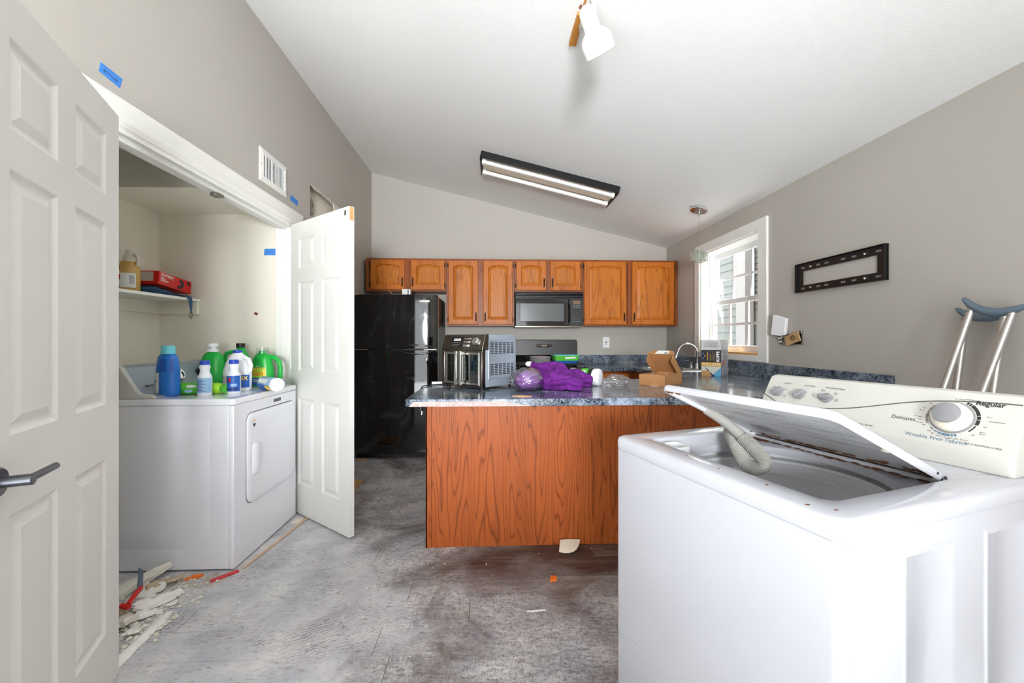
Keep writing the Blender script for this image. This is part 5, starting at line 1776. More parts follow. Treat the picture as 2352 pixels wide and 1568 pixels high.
# ---------------------------------------------------------------- ceiling fittings
def ceil_frame(x, y):
    """matrix whose local x runs down the ceiling slope, y along the room, z away from the ceiling (down)"""
    a = math.atan(SL)
    ex = Vector((math.cos(a), 0, -math.sin(a)))
    ez = Vector((-math.sin(a), 0, -math.cos(a)))
    ey = ez.cross(ex)
    return Matrix((( ex.x, ey.x, ez.x, x), (ex.y, ey.y, ez.y, y), (ex.z, ey.z, ez.z, CZ(x)), (0, 0, 0, 1)))
FL = ceil_frame(0.515, 3.845)
fx_ = thing('fluorescent_fixture', 'twin-tube fluorescent ceiling fixture with black ends and missing cover', 'light fixture', (0.515, 3.845, CZ(0.515)))
def fl_build(mb, name, mt, **kw):
    mb.v = [tuple(FL @ Vector(p)) for p in mb.v]
    return mb.build(name, mt, fx_, **kw)
hl, hw = 0.63, 0.20
sgn = 1 if (FL @ Vector((0, 1, 0))).y > 3.845 else -1
m = MB()
m.box(-hl, hl, -hw + 0.02, hw - 0.02, 0, 0.022)
fl_build(m, 'pan', 'fixture_white', bevel=0.003)
m = MB()
yn = -sgn * (hw - 0.01)
m.box(-hl, hl, min(yn, yn - sgn * 0.018), max(yn, yn - sgn * 0.018), 0, 0.058)
fl_build(m, 'side_rail', 'black_satin', bevel=0.002)
m = MB()
yf_ = sgn * (hw - 0.01)
m.box(-hl, hl, min(yf_, yf_ + sgn * 0.012), max(yf_, yf_ + sgn * 0.012), 0, 0.045)
fl_build(m, 'side_rail', 'fixture_white', bevel=0.002)
for xe in (-hl - 0.008, hl):
    m = MB()
    m.box(xe, xe + 0.008, -hw, hw, 0, 0.062)
    fl_build(m, 'end_plate', 'black_satin', bevel=0.001)
m = MB()
m.loops([[(x, -0.055, 0.02), (x, -0.035, 0.055), (x, 0.035, 0.055), (x, 0.055, 0.02)] for x in (-hl + 0.02, hl - 0.02)])
fl_build(m, 'ballast_cover', 'ballast_cream', smooth=False)
for y in (-0.115, 0.115):
    m = MB()
    m.cyl((-hl + 0.045, y, 0.055), (hl - 0.045, y, 0.055), 0.019, n=20)
    fl_build(m, 'tube', 'tube_white')
    for s_ in (-1, 1):
        m = MB()
        m.box(s_ * (hl - 0.028) - 0.017, s_ * (hl - 0.028) + 0.017, y - 0.024, y + 0.024, 0.02, 0.078)
        fl_build(m, 'lamp_holder', 'lamp_white', bevel=0.005)

# pendant over the sink
pd = thing('pendant_lamp', 'small pendant lamp with crystal bar shade over the sink', 'pendant lamp', (1.865, 3.67, CZ(1.865)))
PF = ceil_frame(1.865, 3.67)
m = MB()
m.lathe([(0.075, 0), (0.075, 0.018), (0.072, 0.022), (0.0, 0.022)], (0, 0, 0), 36)
m.v = [tuple(PF @ Vector(p)) for p in m.v]
m.build('canopy', 'chrome', pd)
m = MB()
m.lathe([(0.008, 0), (0.008, 0.02), (0.0, 0.02)], (1.865, 3.67, CZ(1.865) - 0.045), 12).build('cord_grip', 'chrome', pd)
m = MB()
m.tube([(1.865, 3.67, CZ(1.865) - 0.02), (1.865, 3.67, 2.02)], 0.0028, 8).build('cord', 'clear_plastic', pd)
m = MB()
m.lathe([(0.0, 2.045), (0.014, 2.042), (0.018, 2.015), (0.018, 2.0), (0.0, 2.0)], (1.865, 3.67, 0), 18).build('socket', 'chrome', pd)
for i in range(4):
    for k in range(4):
        if i in (1, 2) and k in (1, 2):
            continue
        m = MB()
        cx_, cy_ = 1.865 - 0.042 + i * 0.028, 3.67 - 0.042 + k * 0.028
        m.box(cx_ - 0.0125, cx_ + 0.0125, cy_ - 0.0125, cy_ + 0.0125, 1.912, 2.008)
        m.build('crystal_bar', 'crystal', pd, bevel=0.002)
m = MB()
m.box(1.865 - 0.057, 1.865 + 0.057, 3.67 - 0.057, 3.67 + 0.057, 2.007, 2.013).build('shade_plate', 'chrome', pd)
m = MB()
m.lathe([(0.0, 1.94), (0.010, 1.945), (0.011, 1.985), (0.006, 2.0), (0.0, 2.0)], (1.865, 3.67, 0), 14).build('bulb', 'tube_white', pd)

# spot lamp near the camera
sp = thing('ceiling_spot', 'white ceiling spotlight with a bell-shaped head', 'spotlight', (0.44, 1.86, CZ(0.44)))
m = MB()
m.box(0.415, 0.445, 1.55, 1.99, CZ(0.43) - 0.022, CZ(0.43) + 0.004).build('track', 'fixture_white', sp, bevel=0.002)
m = MB()
m.box(0.410, 0.414, 1.55, 1.88, CZ(0.43) - 0.020, CZ(0.43) + 0.004).build('track_insert', 'orange_wood', sp)
m = MB()
m.tube([(0.438, 1.80, CZ(0.43) - 0.015), (0.445, 1.805, CZ(0.43) - 0.06), (0.443, 1.82, CZ(0.43) - 0.085)], [0.012, 0.011, 0.011], 12).build('arm', 'lamp_white', sp)
hb, hax = Vector((0.405, 1.79, 2.655)), Vector((0.42, 0.42, -0.62)).normalized()
m = MB()
m.lathe([(0.0, -0.02), (0.022, -0.016), (0.032, 0.0), (0.035, 0.015), (0.036, 0.078), (0.048, 0.088), (0.064, 0.105), (0.070, 0.13), (0.068, 0.175), (0.062, 0.178), (0.060, 0.14), (0.0, 0.12)], hb, 32, hax)
m.build('head', 'lamp_white', sp, angle=45)
m = MB()
m.cyl(hb + hax * -0.012 + Vector((-0.02, -0.01, -0.004)), hb + hax * -0.005 + Vector((-0.028, -0.018, -0.01)), 0.006, n=10).build('cord_hole', 'rust', sp)
m = MB()
x_, y_ = 0.405, 2.02
m.loops([[(x_ - 0.010, y_ - 0.1, CZ(0.41) + dz), (x_ + 0.012, y_ - 0.1, CZ(0.41) + dz), (x_ + 0.014, y_ + 0.01, CZ(0.41) + dz), (x_ + 0.022, y_ + 0.02, CZ(0.41) + dz), (x_ + 0.022, y_ + 0.105, CZ(0.41) + dz), (x_ - 0.014, y_ + 0.105, CZ(0.41) + dz), (x_ - 0.014, y_ + 0.02, CZ(0.41) + dz)] for dz in (0.003, -0.016)])
m.build('mounting_shim', 'orange_wood', sp, smooth=False)
# ---------------------------------------------------------------- countertop oven (local x along the front, local y to the back)
AO = Matrix.Translation((-0.331, 2.690, ZC)) @ Matrix.Rotation(math.atan2(-0.237, 0.264), 4, 'Z')
ao = thing('air_fryer_oven', 'steel countertop oven with french doors and vented grey sides', 'oven', (-0.331, 2.690, ZC), math.atan2(-0.237, 0.264))
AW, AD, AH = 0.355, 0.33, 0.335
m = MB()
m.loops([rrect(0.004, AW - 0.002, 0.03, AD, 0.012, z, 3) for z in (0.016, AH - 0.012)] + [rrect(0.008, AW - 0.006, 0.034, AD - 0.004, 0.012, AH - 0.002, 3), rrect(0.02, AW - 0.018, 0.046, AD - 0.016, 0.01, AH, 3)], True, True)
m.build('housing', 'grey_metal_paint', ao, local=True, angle=45)
# front frame
m = MB()
m.box(0, 0.022, 0.0, 0.032, 0.014, 0.232).box(AW - 0.022, AW, 0.0, 0.032, 0.014, 0.232).box(0, AW, 0.0, 0.032, 0.012, 0.022).box(0, AW, 0.004, 0.032, 0.225, 0.238)
m.build('front_frame', 'dark_steel', ao, local=True, bevel=0.003)
m = MB()
m.loops([[(x, 0.0, 0.238), (x, 0.030, AH - 0.004), (x, 0.04, AH), (x, 0.06, AH), (x, 0.06, 0.238)] for x in (-0.001, AW + 0.001)])
cpn = m.build('control_panel', 'dark_steel', ao, local=True, bevel=0.003)
sl = math.atan2(0.030, AH - 0.242)
cm = Matrix.Rotation(R(90) - sl, 4, 'X')
def cpt(x, z, l=0.0):
    return Vector((x, (z - 0.238) * math.tan(sl) - l * math.cos(sl), z + l * math.sin(sl)))
def cplate(x0, x1, z0, z1, l, mt, name):
    mb = MB()
    mb.loops([[cpt(x0, z0, k), cpt(x1, z0, k), cpt(x1, z1, k), cpt(x0, z1, k)] for k in (0, l)])
    return mb.build(name, mt, cpn, local=True)
cplate(0.080, 0.172, 0.252, 0.318, 0.002, 'black_gloss', 'display')
text('300:00', 0.024, 'print_white', cpn, cpt(0.126, 0.299, 0.0028), cm, local=True, bold=0.0004)
for i, (x0_, x1_) in enumerate(((0.086, 0.166), (0.086, 0.158), (0.086, 0.150))):
    cplate(x0_, x1_, 0.279 - i * 0.010, 0.2825 - i * 0.010, 0.0026, 'key_grey', 'display_line')
for i in range(2):
    for k in range(3):
        cplate(0.187 + k * 0.020, 0.203 + k * 0.020, 0.302 - i * 0.02, 0.310 - i * 0.02, 0.0025, 'chrome', 'button')
cplate(0.187, 0.243, 0.258, 0.270, 0.0025, 'chrome', 'button')
m = MB()
m.lathe([(0.026, 0), (0.026, 0.006), (0.022, 0.018), (0.020, 0.02), (0, 0.02)], cpt(0.295, 0.288), 28, (0, -math.cos(sl), math.sin(sl))).build('knob', 'chrome', cpn, local=True)
# two glass doors
for side in (0, 1):
    x0 = 0.024 if side == 0 else AW / 2 + 0.004
    x1 = AW / 2 - 0.004 if side == 0 else AW - 0.024
    m = MB()
    f = lambda k, y: [(x0 + k, y, 0.026 + k), (x1 - k, y, 0.026 + k), (x1 - k, y, 0.224 - k), (x0 + k, y, 0.224 - k)]
    m.loops([f(0, 0.014), f(0, 0.002), f(0.002, 0.0), f(0.012, 0.0), f(0.014, 0.006), f(0.014, 0.012)], False, False)
    dd = m.build('door', 'steel', ao, local=True, smooth=False)
    m = MB()
    m.box(x0 + 0.012, x1 - 0.012, 0.006, 0.010, 0.038, 0.212).build('glass', 'oven_glass', dd, local=True)
    hx_ = AW / 2 - 0.020 if side == 0 else AW / 2 + 0.020
    m = MB()
    m.box(hx_ - 0.010, hx_ + 0.010, -0.034, -0.020, 0.022, 0.232).box(hx_ - 0.008, hx_ + 0.008, -0.022, 0.002, 0.034, 0.048).box(hx_ - 0.008, hx_ + 0.008, -0.022, 0.002, 0.204, 0.218)
    m.build('handle', 'steel', dd, local=True, bevel=0.003)
m = MB()
m.box(0.024, AW - 0.024, 0.013, 0.029, 0.024, 0.03).box(0.02, AW - 0.02, 0.029, 0.0305, 0.02, 0.23)
m.build('cavity', 'dark_glass', ao, local=True)
for zz in (0.10, 0.155):
    m = MB()
    m.box(0.03, AW - 0.03, 0.016, 0.018, zz, zz + 0.002)
    for i in range(22):
        m.box(0.034 + i * 0.0133, 0.0355 + i * 0.0133, 0.016, 0.028, zz, zz + 0.002)
    m.build('wire_rack', 'steel', ao, local=True)
# side vents and pressed panel on the exposed side
m = MB()
m.loops([[(AW - 0.002 + d, 0.055 + k, 0.06 + k), (AW - 0.002 + d, AD - 0.02 - k, 0.06 + k), (AW - 0.002 + d, AD - 0.02 - k, 0.305 - k), (AW - 0.002 + d, 0.055 + k, 0.305 - k)] for k, d in ((0, 0.0), (0.003, 0.003), (0.008, 0.003), (0.011, 0.001))], False, True)
m.build('side_panel', 'grey_metal_paint', ao, local=True)
m = MB()
m2 = MB()
for g0 in (0.215, 0.085):
    for c_ in range(6):
        y = 0.076 + c_ * 0.0385
        for r_ in range(7):
            z = g0 + r_ * 0.0105
            m.box(AW - 0.0012, AW - 0.0004, y, y + 0.027, z, z + 0.0045)
            m2.loops([[(AW - 0.001, yy, z + 0.0045), (AW + 0.004, yy, z + 0.0055), (AW - 0.001, yy, z + 0.0085)] for yy in (y, y + 0.027)])
m.build('vent_slot', 'black_matte', ao, local=True)['kind'] = 'stuff'
m2.build('vent_louvre', 'grey_metal_paint', ao, local=True)['kind'] = 'stuff'
for x in (0.03, AW - 0.03):
    for y in (0.03, AD - 0.03):
        m = MB()
        m.cyl((x, y, 0), (x, y, 0.018), 0.014, 0.016, 14).build('foot', 'black_matte', ao, local=True)

m = MB()
m.obox((-0.375, 2.80, ZC + 0.010), (0.075, 0.022, 0.018), (0, 0, R(8)))
tag(m.build('white_plastic_bar', 'bottle_white', bevel=0.003), 'small white plastic bar at the clipped peninsula corner', 'plastic bar')
# loose plug hanging past the counter corner, cable on the worktop
cb = thing('power_cord', 'black power cord with its plug hanging off the peninsula end', 'cord', (-0.42, 2.5, ZC))
m = MB()
m.tube(catmull([Vector(p) for p in ((-0.27, 2.80, ZC + 0.006), (-0.36, 2.76, ZC + 0.005), (-0.43, 2.70, ZC + 0.004), (-0.455, 2.64, ZC - 0.004), (-0.458, 2.60, ZC - 0.07), (-0.455, 2.60, ZC - 0.10))], 8), 0.0035, 8).build('cable', 'black_matte', cb)
m = MB()
m.cyl((-0.455, 2.60, ZC - 0.10), (-0.447, 2.598, ZC - 0.145), 0.008, 0.012, 12).build('plug', 'black_satin', cb)
m = MB()
for d in (-0.005, 0.005):
    m.obox((-0.444, 2.597 + d, ZC - 0.155), (0.002, 0.005, 0.022), (0, R(10), 0))
m.build('prong', 'chrome', cb)

# ---------------------------------------------------------------- purple blanket heap: bunched folds fused into one skin
def bunch(mb, ctrl_pts, radii, folds, seed):
    pts = catmull([Vector(p) for p in ctrl_pts], 16)
    n, ls, u = 56, [], None
    for i, p in enumerate(pts):
        t = i / (len(pts) - 1) * (len(radii) - 1)
        k = min(int(t), len(radii) - 2)
        r = radii[k] + (radii[k + 1] - radii[k]) * (t - k)
        r *= min(1.0, 0.35 + math.sqrt(min(i, len(pts) - 1 - i) / 5.0))
        d = (pts[min(i + 1, len(pts) - 1)] - pts[max(i - 1, 0)]).normalized()
        u = d.orthogonal().normalized() if u is None else (u - d * u.dot(d)).normalized()
        w = d.cross(u)
        ring = []
        for q in range(n):
            a = 2 * math.pi * q / n
            g = math.sin(folds * a + 2.6 * fbm(t * 1.7, seed) + 1.4 * math.sin(t * 2.1 + seed))
            f = 1 + 0.13 * g - 0.10 * max(0.0, -g) + 0.22 * fbm(math.cos(a) * 1.3 + seed, math.sin(a) * 1.3, t * 1.4, 3)
            c = p + u * (r * f * math.cos(a)) + w * (r * f * math.sin(a))
            c.z = max(c.z, ZC + 0.001)
            ring.append(c)
        ls.append(ring)
    mb.loops(ls)
m = MB()
bunch(m, [(0.245, 2.735, ZC + 0.105), (0.31, 2.705, ZC + 0.100), (0.40, 2.665, ZC + 0.085), (0.47, 2.60, ZC + 0.06)], [0.036, 0.052, 0.056, 0.042], 5, 1.3)
bunch(m, [(0.40, 2.715, ZC + 0.120), (0.425, 2.64, ZC + 0.100), (0.435, 2.56, ZC + 0.055)], [0.026, 0.050, 0.056], 4, 4.1)
bunch(m, [(0.43, 2.665, ZC + 0.060), (0.53, 2.625, ZC + 0.052), (0.63, 2.60, ZC + 0.030)], [0.060, 0.052, 0.030], 4, 7.7)
bunch(m, [(0.32, 2.56, ZC + 0.055), (0.37, 2.475, ZC + 0.050), (0.45, 2.425, ZC + 0.040), (0.525, 2.395, ZC + 0.026)], [0.052, 0.050, 0.042, 0.026], 5, 2.9)
bunch(m, [(0.29, 2.66, ZC + 0.060), (0.315, 2.56, ZC + 0.055), (0.345, 2.46, ZC + 0.035)], [0.056, 0.054, 0.038], 5, 9.2)
bunch(m, [(0.30, 2.60, ZC + 0.030), (0.42, 2.55, ZC + 0.032), (0.55, 2.56, ZC + 0.026)], [0.060, 0.085, 0.050], 3, 5.5)
blk = tag(m.build('fleece_blanket', 'purple_fabric', angle=180), 'crumpled deep purple fleece blanket heaped on the peninsula', 'blanket')
rm = blk.modifiers.new('fuse', 'REMESH')
rm.mode, rm.voxel_size, rm.use_smooth_shade = 'VOXEL', 0.0045, True
sm = blk.modifiers.new('soften', 'SMOOTH')
sm.factor, sm.iterations = 0.5, 4

# wrapped purple bundle
def crumple(c, r, amt, freq, seed, flat=None, n=36, mm=22):
    mb = MB()
    mb.ball((0, 0, 0), (1, 1, 1), n, mm)
    out = []
    for p in mb.v:
        v = Vector(p)
        k = 1 + amt * (abs(fbm(v.x * freq, v.y * freq, v.z * freq + seed)) * 2 - 0.55) + amt * 0.4 * fbm(v.x * freq * 3, v.y * freq * 3, v.z * freq * 3 + seed)
        q = Vector((v.x * r[0] * k, v.y * r[1] * k, v.z * r[2] * k))
        if flat is not None:
            q.z = max(q.z, -flat)
        out.append(tuple(Vector(c) + q))
    mb.v = out
    return mb
crumple((0.238, 2.74, ZC + 0.140), (0.026, 0.020, 0.018), 0.10, 1.2, 2.2, None, 24, 14).build('white_tissue', 'paper_white', blk, angle=80)
t = thing('wrapped_bundle', 'round purple bundle wrapped in clear plastic film', 'bundle', (0.205, 2.46, ZC))
crumple((0.205, 2.465, ZC + 0.058), (0.080, 0.070, 0.064), 0.05, 0.9, 3.3, 0.055, 40, 26).build('roll', 'purple_soft', t, angle=180)
m = crumple((0.20, 2.46, ZC + 0.060), (0.100, 0.086, 0.073), 0.10, 1.7, 7.1, 0.0585, 56, 36)
m.build('film', 'cling_film', t, angle=50)

# tub lying on its side with green-banded label
t = thing('cleaning_tub', 'cylindrical tub with dark and green label lying on its side', 'tub', (0.62, 2.71, ZC))
ax2 = Vector((0.80, -0.60, 0.0)).normalized()
b2_ = Vector((0.53, 2.785, ZC + 0.056))
MB().lathe([(0.050, 0), (0.054, 0.004), (0.054, 0.165), (0.053, 0.168)], b2_, 32, ax2).build('body', 'black_satin', t, angle=50)
MB().lathe([(0.0545, 0.164), (0.056, 0.168), (0.056, 0.198), (0.050, 0.207), (0.030, 0.210), (0, 0.210)], b2_, 32, ax2).build('lid', 'bottle_white', t, angle=50)
def wrap2(z0, z1, a0, a1, mm_, name, lift=0.0008):
    mb = MB()
    u = Vector((0, 0, 1))
    w = ax2.cross(u)
    pts = []
    for k in range(3):
        z = z0 + (z1 - z0) * k / 2
        for i in range(13):
            a = R(a0 + (a1 - a0) * i / 12)
            pts.append(b2_ + ax2 * z + u * ((0.054 + lift) * math.cos(a)) + w * ((0.054 + lift) * math.sin(a)))
    mb.grid(pts, 13)
    return mb.build(name, mm_, t, recalc=False)
wrap2(0.085, 0.135, -40, 175, 'green_pack', 'label_green')
wrap2(0.0, 0.04, -60, 170, 'box_side_grey', 'label_grey')
wr = wrap2(0.100, 0.120, 40, 95, 'print_white', 'label_text', 0.0012)

# crumpled clear bag
m = crumple((0.80, 2.655, ZC + 0.034), (0.086, 0.054, 0.042), 0.17, 1.7, 1.9, 0.033, 56, 36)
tag(m.build('plastic_bag', 'cling_film', angle=35), 'crumpled clear plastic bag beside the open carton', 'bag')

# cardboard offcut and crumbs
m = MB()
m.loops([[(x, y, z) for x, y in ((0.10, 2.20), (0.155, 2.165), (0.205, 2.19), (0.15, 2.235))] for z in (ZC + 0.0004, ZC + 0.0035)])
tag(m.build('cardboard_scrap', 'cardboard_light', smooth=False), 'flat tan cardboard scrap near the peninsula edge', 'scrap')
m = MB()
rng = random.Random(21)
for i in range(70):
    x, y = rng.uniform(-0.35, 1.2), rng.uniform(2.13, 2.6)
    s_ = 0.0006 + 0.0013 * rng.random() ** 2
    m.obox((x, y, ZC + s_ / 2), (s_, s_ * 1.3, s_), (0, 0, rng.random() * 3))
tag(m.build('counter_crumbs', 'paper_white', smooth=False), 'scattered white crumbs on the peninsula worktop', 'crumbs', kind='stuff')

# ---------------------------------------------------------------- open mailer carton
P0, P1, P2 = Vector((0.966, 2.702, ZC)), Vector((1.095, 2.596, ZC)), Vector((1.300, 2.800, ZC))
ua, ub = (P1 - P0), (P2 - P1)
P3 = P0 + ub
hb_ = 0.073
t = thing('mailer_carton', 'brown mailer carton with its lid half raised', 'box', tuple((P0 + P2) / 2))
def wall_panel(mb, a, b, z0, z1, th=0.003):
    d = (b - a).normalized()
    nrm = Vector((-d.y, d.x, 0)) * th
    mb.loops([[a + Vector((0, 0, z0)), b + Vector((0, 0, z0)), b + nrm + Vector((0, 0, z0)), a + nrm + Vector((0, 0, z0))], [a + Vector((0, 0, z1)), b + Vector((0, 0, z1)), b + nrm + Vector((0, 0, z1)), a + nrm + Vector((0, 0, z1))]])
m = MB()
for a, b in ((P0, P1), (P1, P2), (P2, P3), (P3, P0)):
    wall_panel(m, a, b, 0.0, hb_)
m.loops([[p + Vector((0, 0, z)) for p in (P0, P1, P2, P3)] for z in (0.0005, 0.003)])
m.build('tray', 'cardboard', t, smooth=False)
# the lid hinges on the far long edge P3-P2... raised towards the camera side
hz0 = hb_
hinge_a, hinge_b = P3 + Vector((0, 0, hz0)), P2 + Vector((0, 0, hz0))
back = (P3 - P0).normalized()
side = (P2 - P3).normalized()
lw = (P2 - P3).length
def lidpt(s, l, h):
    """s along the hinge, l forward along the lid panel, h normal to it"""
    a = R(40)
    fwd = -back * math.cos(a) + Vector((0, 0, 1)) * math.sin(a)
    nn = back * math.sin(a) + Vector((0, 0, 1)) * math.cos(a)
    return hinge_a + side * s + fwd * l + nn * h
ll = 0.20
m = MB()
m.loops([[lidpt(0, 0, h), lidpt(lw, 0, h), lidpt(lw, ll, h), lidpt(0, ll, h)] for h in (0, 0.003)])
for s_ in (0, lw - 0.003):
    m.loops([[lidpt(s_ + d, 0.015, 0), lidpt(s_ + d, ll, 0), lidpt(s_ + d, ll - 0.01, -0.055), lidpt(s_ + d, 0.06, -0.05)] for d in (0, 0.003)])
m.build('lid', 'cardboard', t, smooth=False)
m = MB()
f0 = [lidpt(-0.012, ll, 0.0), lidpt(lw + 0.012, ll, 0.0)]
up = (back * 0.82 + Vector((0, 0, 0.36)))
f1 = [f0[1] + up * 0.06 - side * 0.03, f0[0] + up * 0.06 + side * 0.03]
m.loops([[p + Vector((0, 0, dz)) - back * dz for p in f0 + f1] for dz in (0, 0.003)])
m.build('tuck_flap', 'cardboard', t, smooth=False)
m = MB()
q = [f0[0] + (f0[1] - f0[0]) * 0.30, f0[0] + (f0[1] - f0[0]) * 0.78, f0[0] + (f0[1] - f0[0]) * 0.74 + up * 0.056, f0[0] + (f0[1] - f0[0]) * 0.34 + up * 0.056]
m.loops([[p + Vector((0, 0, dz)) - back * dz for p in q] for dz in (0.0032, 0.004)])
m.build('shipping_label', 'paper_white', t, smooth=False)
m = MB()
q2 = [f0[0] + (f0[1] - f0[0]) * 0.62 + up * 0.01, f0[0] + (f0[1] - f0[0]) * 0.74 + up * 0.01, f0[0] + (f0[1] - f0[0]) * 0.73 + up * 0.022, f0[0] + (f0[1] - f0[0]) * 0.62 + up * 0.022]
m.loops([[p + Vector((0, 0, dz)) - back * dz for p in q2] for dz in (0.0042, 0.0046)])
m.build('label_barcode', 'dark_grey_print', t, smooth=False)
m = MB()
rng = random.Random(3)
for i in range(36):
    p = P0 + ua * rng.uniform(0.15, 0.85) + ub * rng.uniform(0.08, 0.6)
    s_ = rng.uniform(0.012, 0.024)
    m.obox((p.x, p.y, ZC + 0.045 + rng.uniform(0, 0.02)), (s_, s_ * 0.25, 0.004), (rng.random() * 3, rng.random() * 3, rng.random() * 3))
m.build('packing_shreds', 'drywall_paper', t, smooth=False)['kind'] = 'stuff'
m = MB()
m.loops([[P0 + ua * a_ + Vector((-0.001, -0.001, 0)) + Vector((-0.012 * b_, -0.014 * b_, z)) for a_, b_ in ((0.45, 0), (0.8, 0), (0.75, 1), (0.5, 1))] for z in (0.0006, 0.0016)])
m.build('torn_tape', 'paper_white', t, smooth=False)

# ---------------------------------------------------------------- wall base carton
Q0, Q1, Q2 = Vector((1.740, 3.386, ZC)), Vector((1.859, 3.300, ZC)), Vector((2.000, 3.440, ZC))
t = thing('wall_base_carton', 'tall printed WALL BASE carton with raised flaps beside the sink', 'box', tuple((Q0 + Q2) / 2))
Q3 = Q0 + (Q2 - Q1)
hbx = 0.215
m = MB()
for a, b in ((Q0, Q1), (Q1, Q2), (Q2, Q3), (Q3, Q0)):
    wall_panel(m, a, b, 0.0, hbx, 0.002)
m.loops([[p + Vector((0, 0, z)) for p in (Q0, Q1, Q2, Q3)] for z in (0.0003, 0.002)])
cart = m.build('carton', 'box_side_grey', t, smooth=False)
fu = (Q1 - Q0).normalized()
fnrm = Vector((fu.y, -fu.x, 0))
su = (Q2 - Q1).normalized()
snrm = Vector((su.y, -su.x, 0))
fw, sw = (Q1 - Q0).length, (Q2 - Q1).length
def on_front(a, z, l=0.0006):
    return Q0 + fu * a + fnrm * l + Vector((0, 0, z))
def on_side(a, z, l=0.0006):
    return Q1 + su * a + snrm * l + Vector((0, 0, z))
def fpoly(pts, mm_, name, on=on_front, l=0.0006):
    mb = MB()
    mb.add([on(a, z, l) for a, z in pts], [tuple(range(len(pts)))])
    return mb.build(name, mm_, cart, smooth=False, recalc=False)
fpoly([(0, 0.112), (fw, 0.112), (fw, hbx), (0, hbx)], 'black_print', 'front_black')
fpoly([(0, 0.078), (fw, 0.078), (fw, 0.112), (0, 0.112)], 'gold_print', 'front_gold')
fpoly([(0, 0), (fw, 0), (fw, 0.078), (0, 0.078)], 'beige_print', 'front_beige')
fpoly([(0.075, 0), (fw, 0), (fw, 0.07)], 'sky_print', 'front_sky', l=0.001)
fpoly([(0, 0), (0.078, 0), (0.058, 0.045), (0, 0.04)], 'tan_print', 'front_tan', l=0.0014)
fpoly([(0.058, 0.045), (0.078, 0), (0.11, 0.0), (0.085, 0.015), (0.02, 0.078)], 'navy_print', 'front_curl', l=0.0012)
fa = math.atan2(fu.y, fu.x)
sa_ = math.atan2(su.y, su.x)
text('WALL BASE', 0.031, 'paper_white', cart, on_front(fw / 2, 0.095, 0.0012), (R(90), 0, fa), sx=0.86)
rot_up = Matrix.Rotation(fa, 4, 'Z') @ Matrix.Rotation(R(90), 4, 'X') @ Matrix.Rotation(R(90), 4, 'Z')
text('ROPPE', 0.030, 'print_white', cart, on_front(fw - 0.022, 0.160, 0.0012), rot_up, bold=0.001)
for i, w_ in enumerate((0.07, 0.085, 0.055, 0.08, 0.06)):
    fpoly([(0.045 + i * 0.012, 0.125), (0.049 + i * 0.012, 0.125), (0.049 + i * 0.012, 0.125 + w_), (0.045 + i * 0.012, 0.125 + w_)], 'grey_print' if i % 2 else 'gold_print', 'print_line', l=0.001)
for z_, mm_ in ((0.145, 'blue_print'), (0.185, 'blue_print'), (0.165, 'gold_print')):
    m = MB()
    m.lathe([(0.006, 0), (0.006, 0.0003), (0, 0.0003)], on_front(0.014 if mm_ == 'blue_print' else 0.026, z_, 0.0008), 12, fnrm).build('print_dot', mm_, cart)
fpoly([(0.03, 0.135), (0.08, 0.135), (0.08, 0.185), (0.03, 0.185)], 'paper_white', 'side_sticker', on_side)
m = MB()
for i in range(9):
    a = 0.048 + i * 0.003
    m.add([on_side(a, 0.14, 0.001), on_side(a + 0.0015, 0.14, 0.001), on_side(a + 0.0015, 0.175, 0.001), on_side(a, 0.175, 0.001)], [(0, 1, 2, 3)])
m.build('barcode', 'black_print', cart, smooth=False, recalc=False)
fpoly([(0.055, 0.09), (0.105, 0.09), (0.105, 0.10), (0.08, 0.125), (0.06, 0.12), (0.055, 0.105)], 'orange_print', 'side_mark', on_side)
rot_us = Matrix.Rotation(sa_, 4, 'Z') @ Matrix.Rotation(R(90), 4, 'X') @ Matrix.Rotation(R(90), 4, 'Z')
for a_, z1_ in ((0.026, 0.062), (0.038, 0.058), (0.05, 0.064), (0.165, 0.056), (0.175, 0.05)):
    fpoly([(a_, 0.012), (a_ + 0.005, 0.012), (a_ + 0.005, z1_), (a_, z1_)], 'print_white', 'side_print', on_side)
for a, b, nrm_, mm_, tilt in ((Q0, Q1, fnrm, 'box_flap_grey', 0.006), (Q1, Q2, snrm, 'box_flap_grey', 0.004), (Q2, Q3, -fnrm, 'cardboard', -0.01), (Q3, Q0, -snrm, 'cardboard', 0.008)):
    m = MB()
    d = (b - a).normalized()
    nin = Vector((-d.y, d.x, 0))
    zt_ = 0.30 if mm_ != 'cardboard' else 0.296
    m.loops([[a + Vector((0, 0, hbx)) + nin * k, b + Vector((0, 0, hbx)) + nin * k, b + Vector((0, 0, zt_)) + nin * (k - tilt) - d * 0.002, a + Vector((0, 0, zt_)) + nin * (k - tilt) + d * 0.002] for k in (0, 0.002)])
    m.build('flap', mm_, t, smooth=False)
m = MB()
for i in range(14):
    a = 0.02 + i * 0.008
    m.add([Q0 + fu * x_ + fnrm * 0.0075 + Vector((0, 0, z_)) for x_, z_ in ((a, 0.235), (a + 0.002, 0.235), (a + 0.002, 0.285), (a, 0.285))], [(0, 1, 2, 3)])
m.build('flap_print', 'grey_print', t, smooth=False, recalc=False)

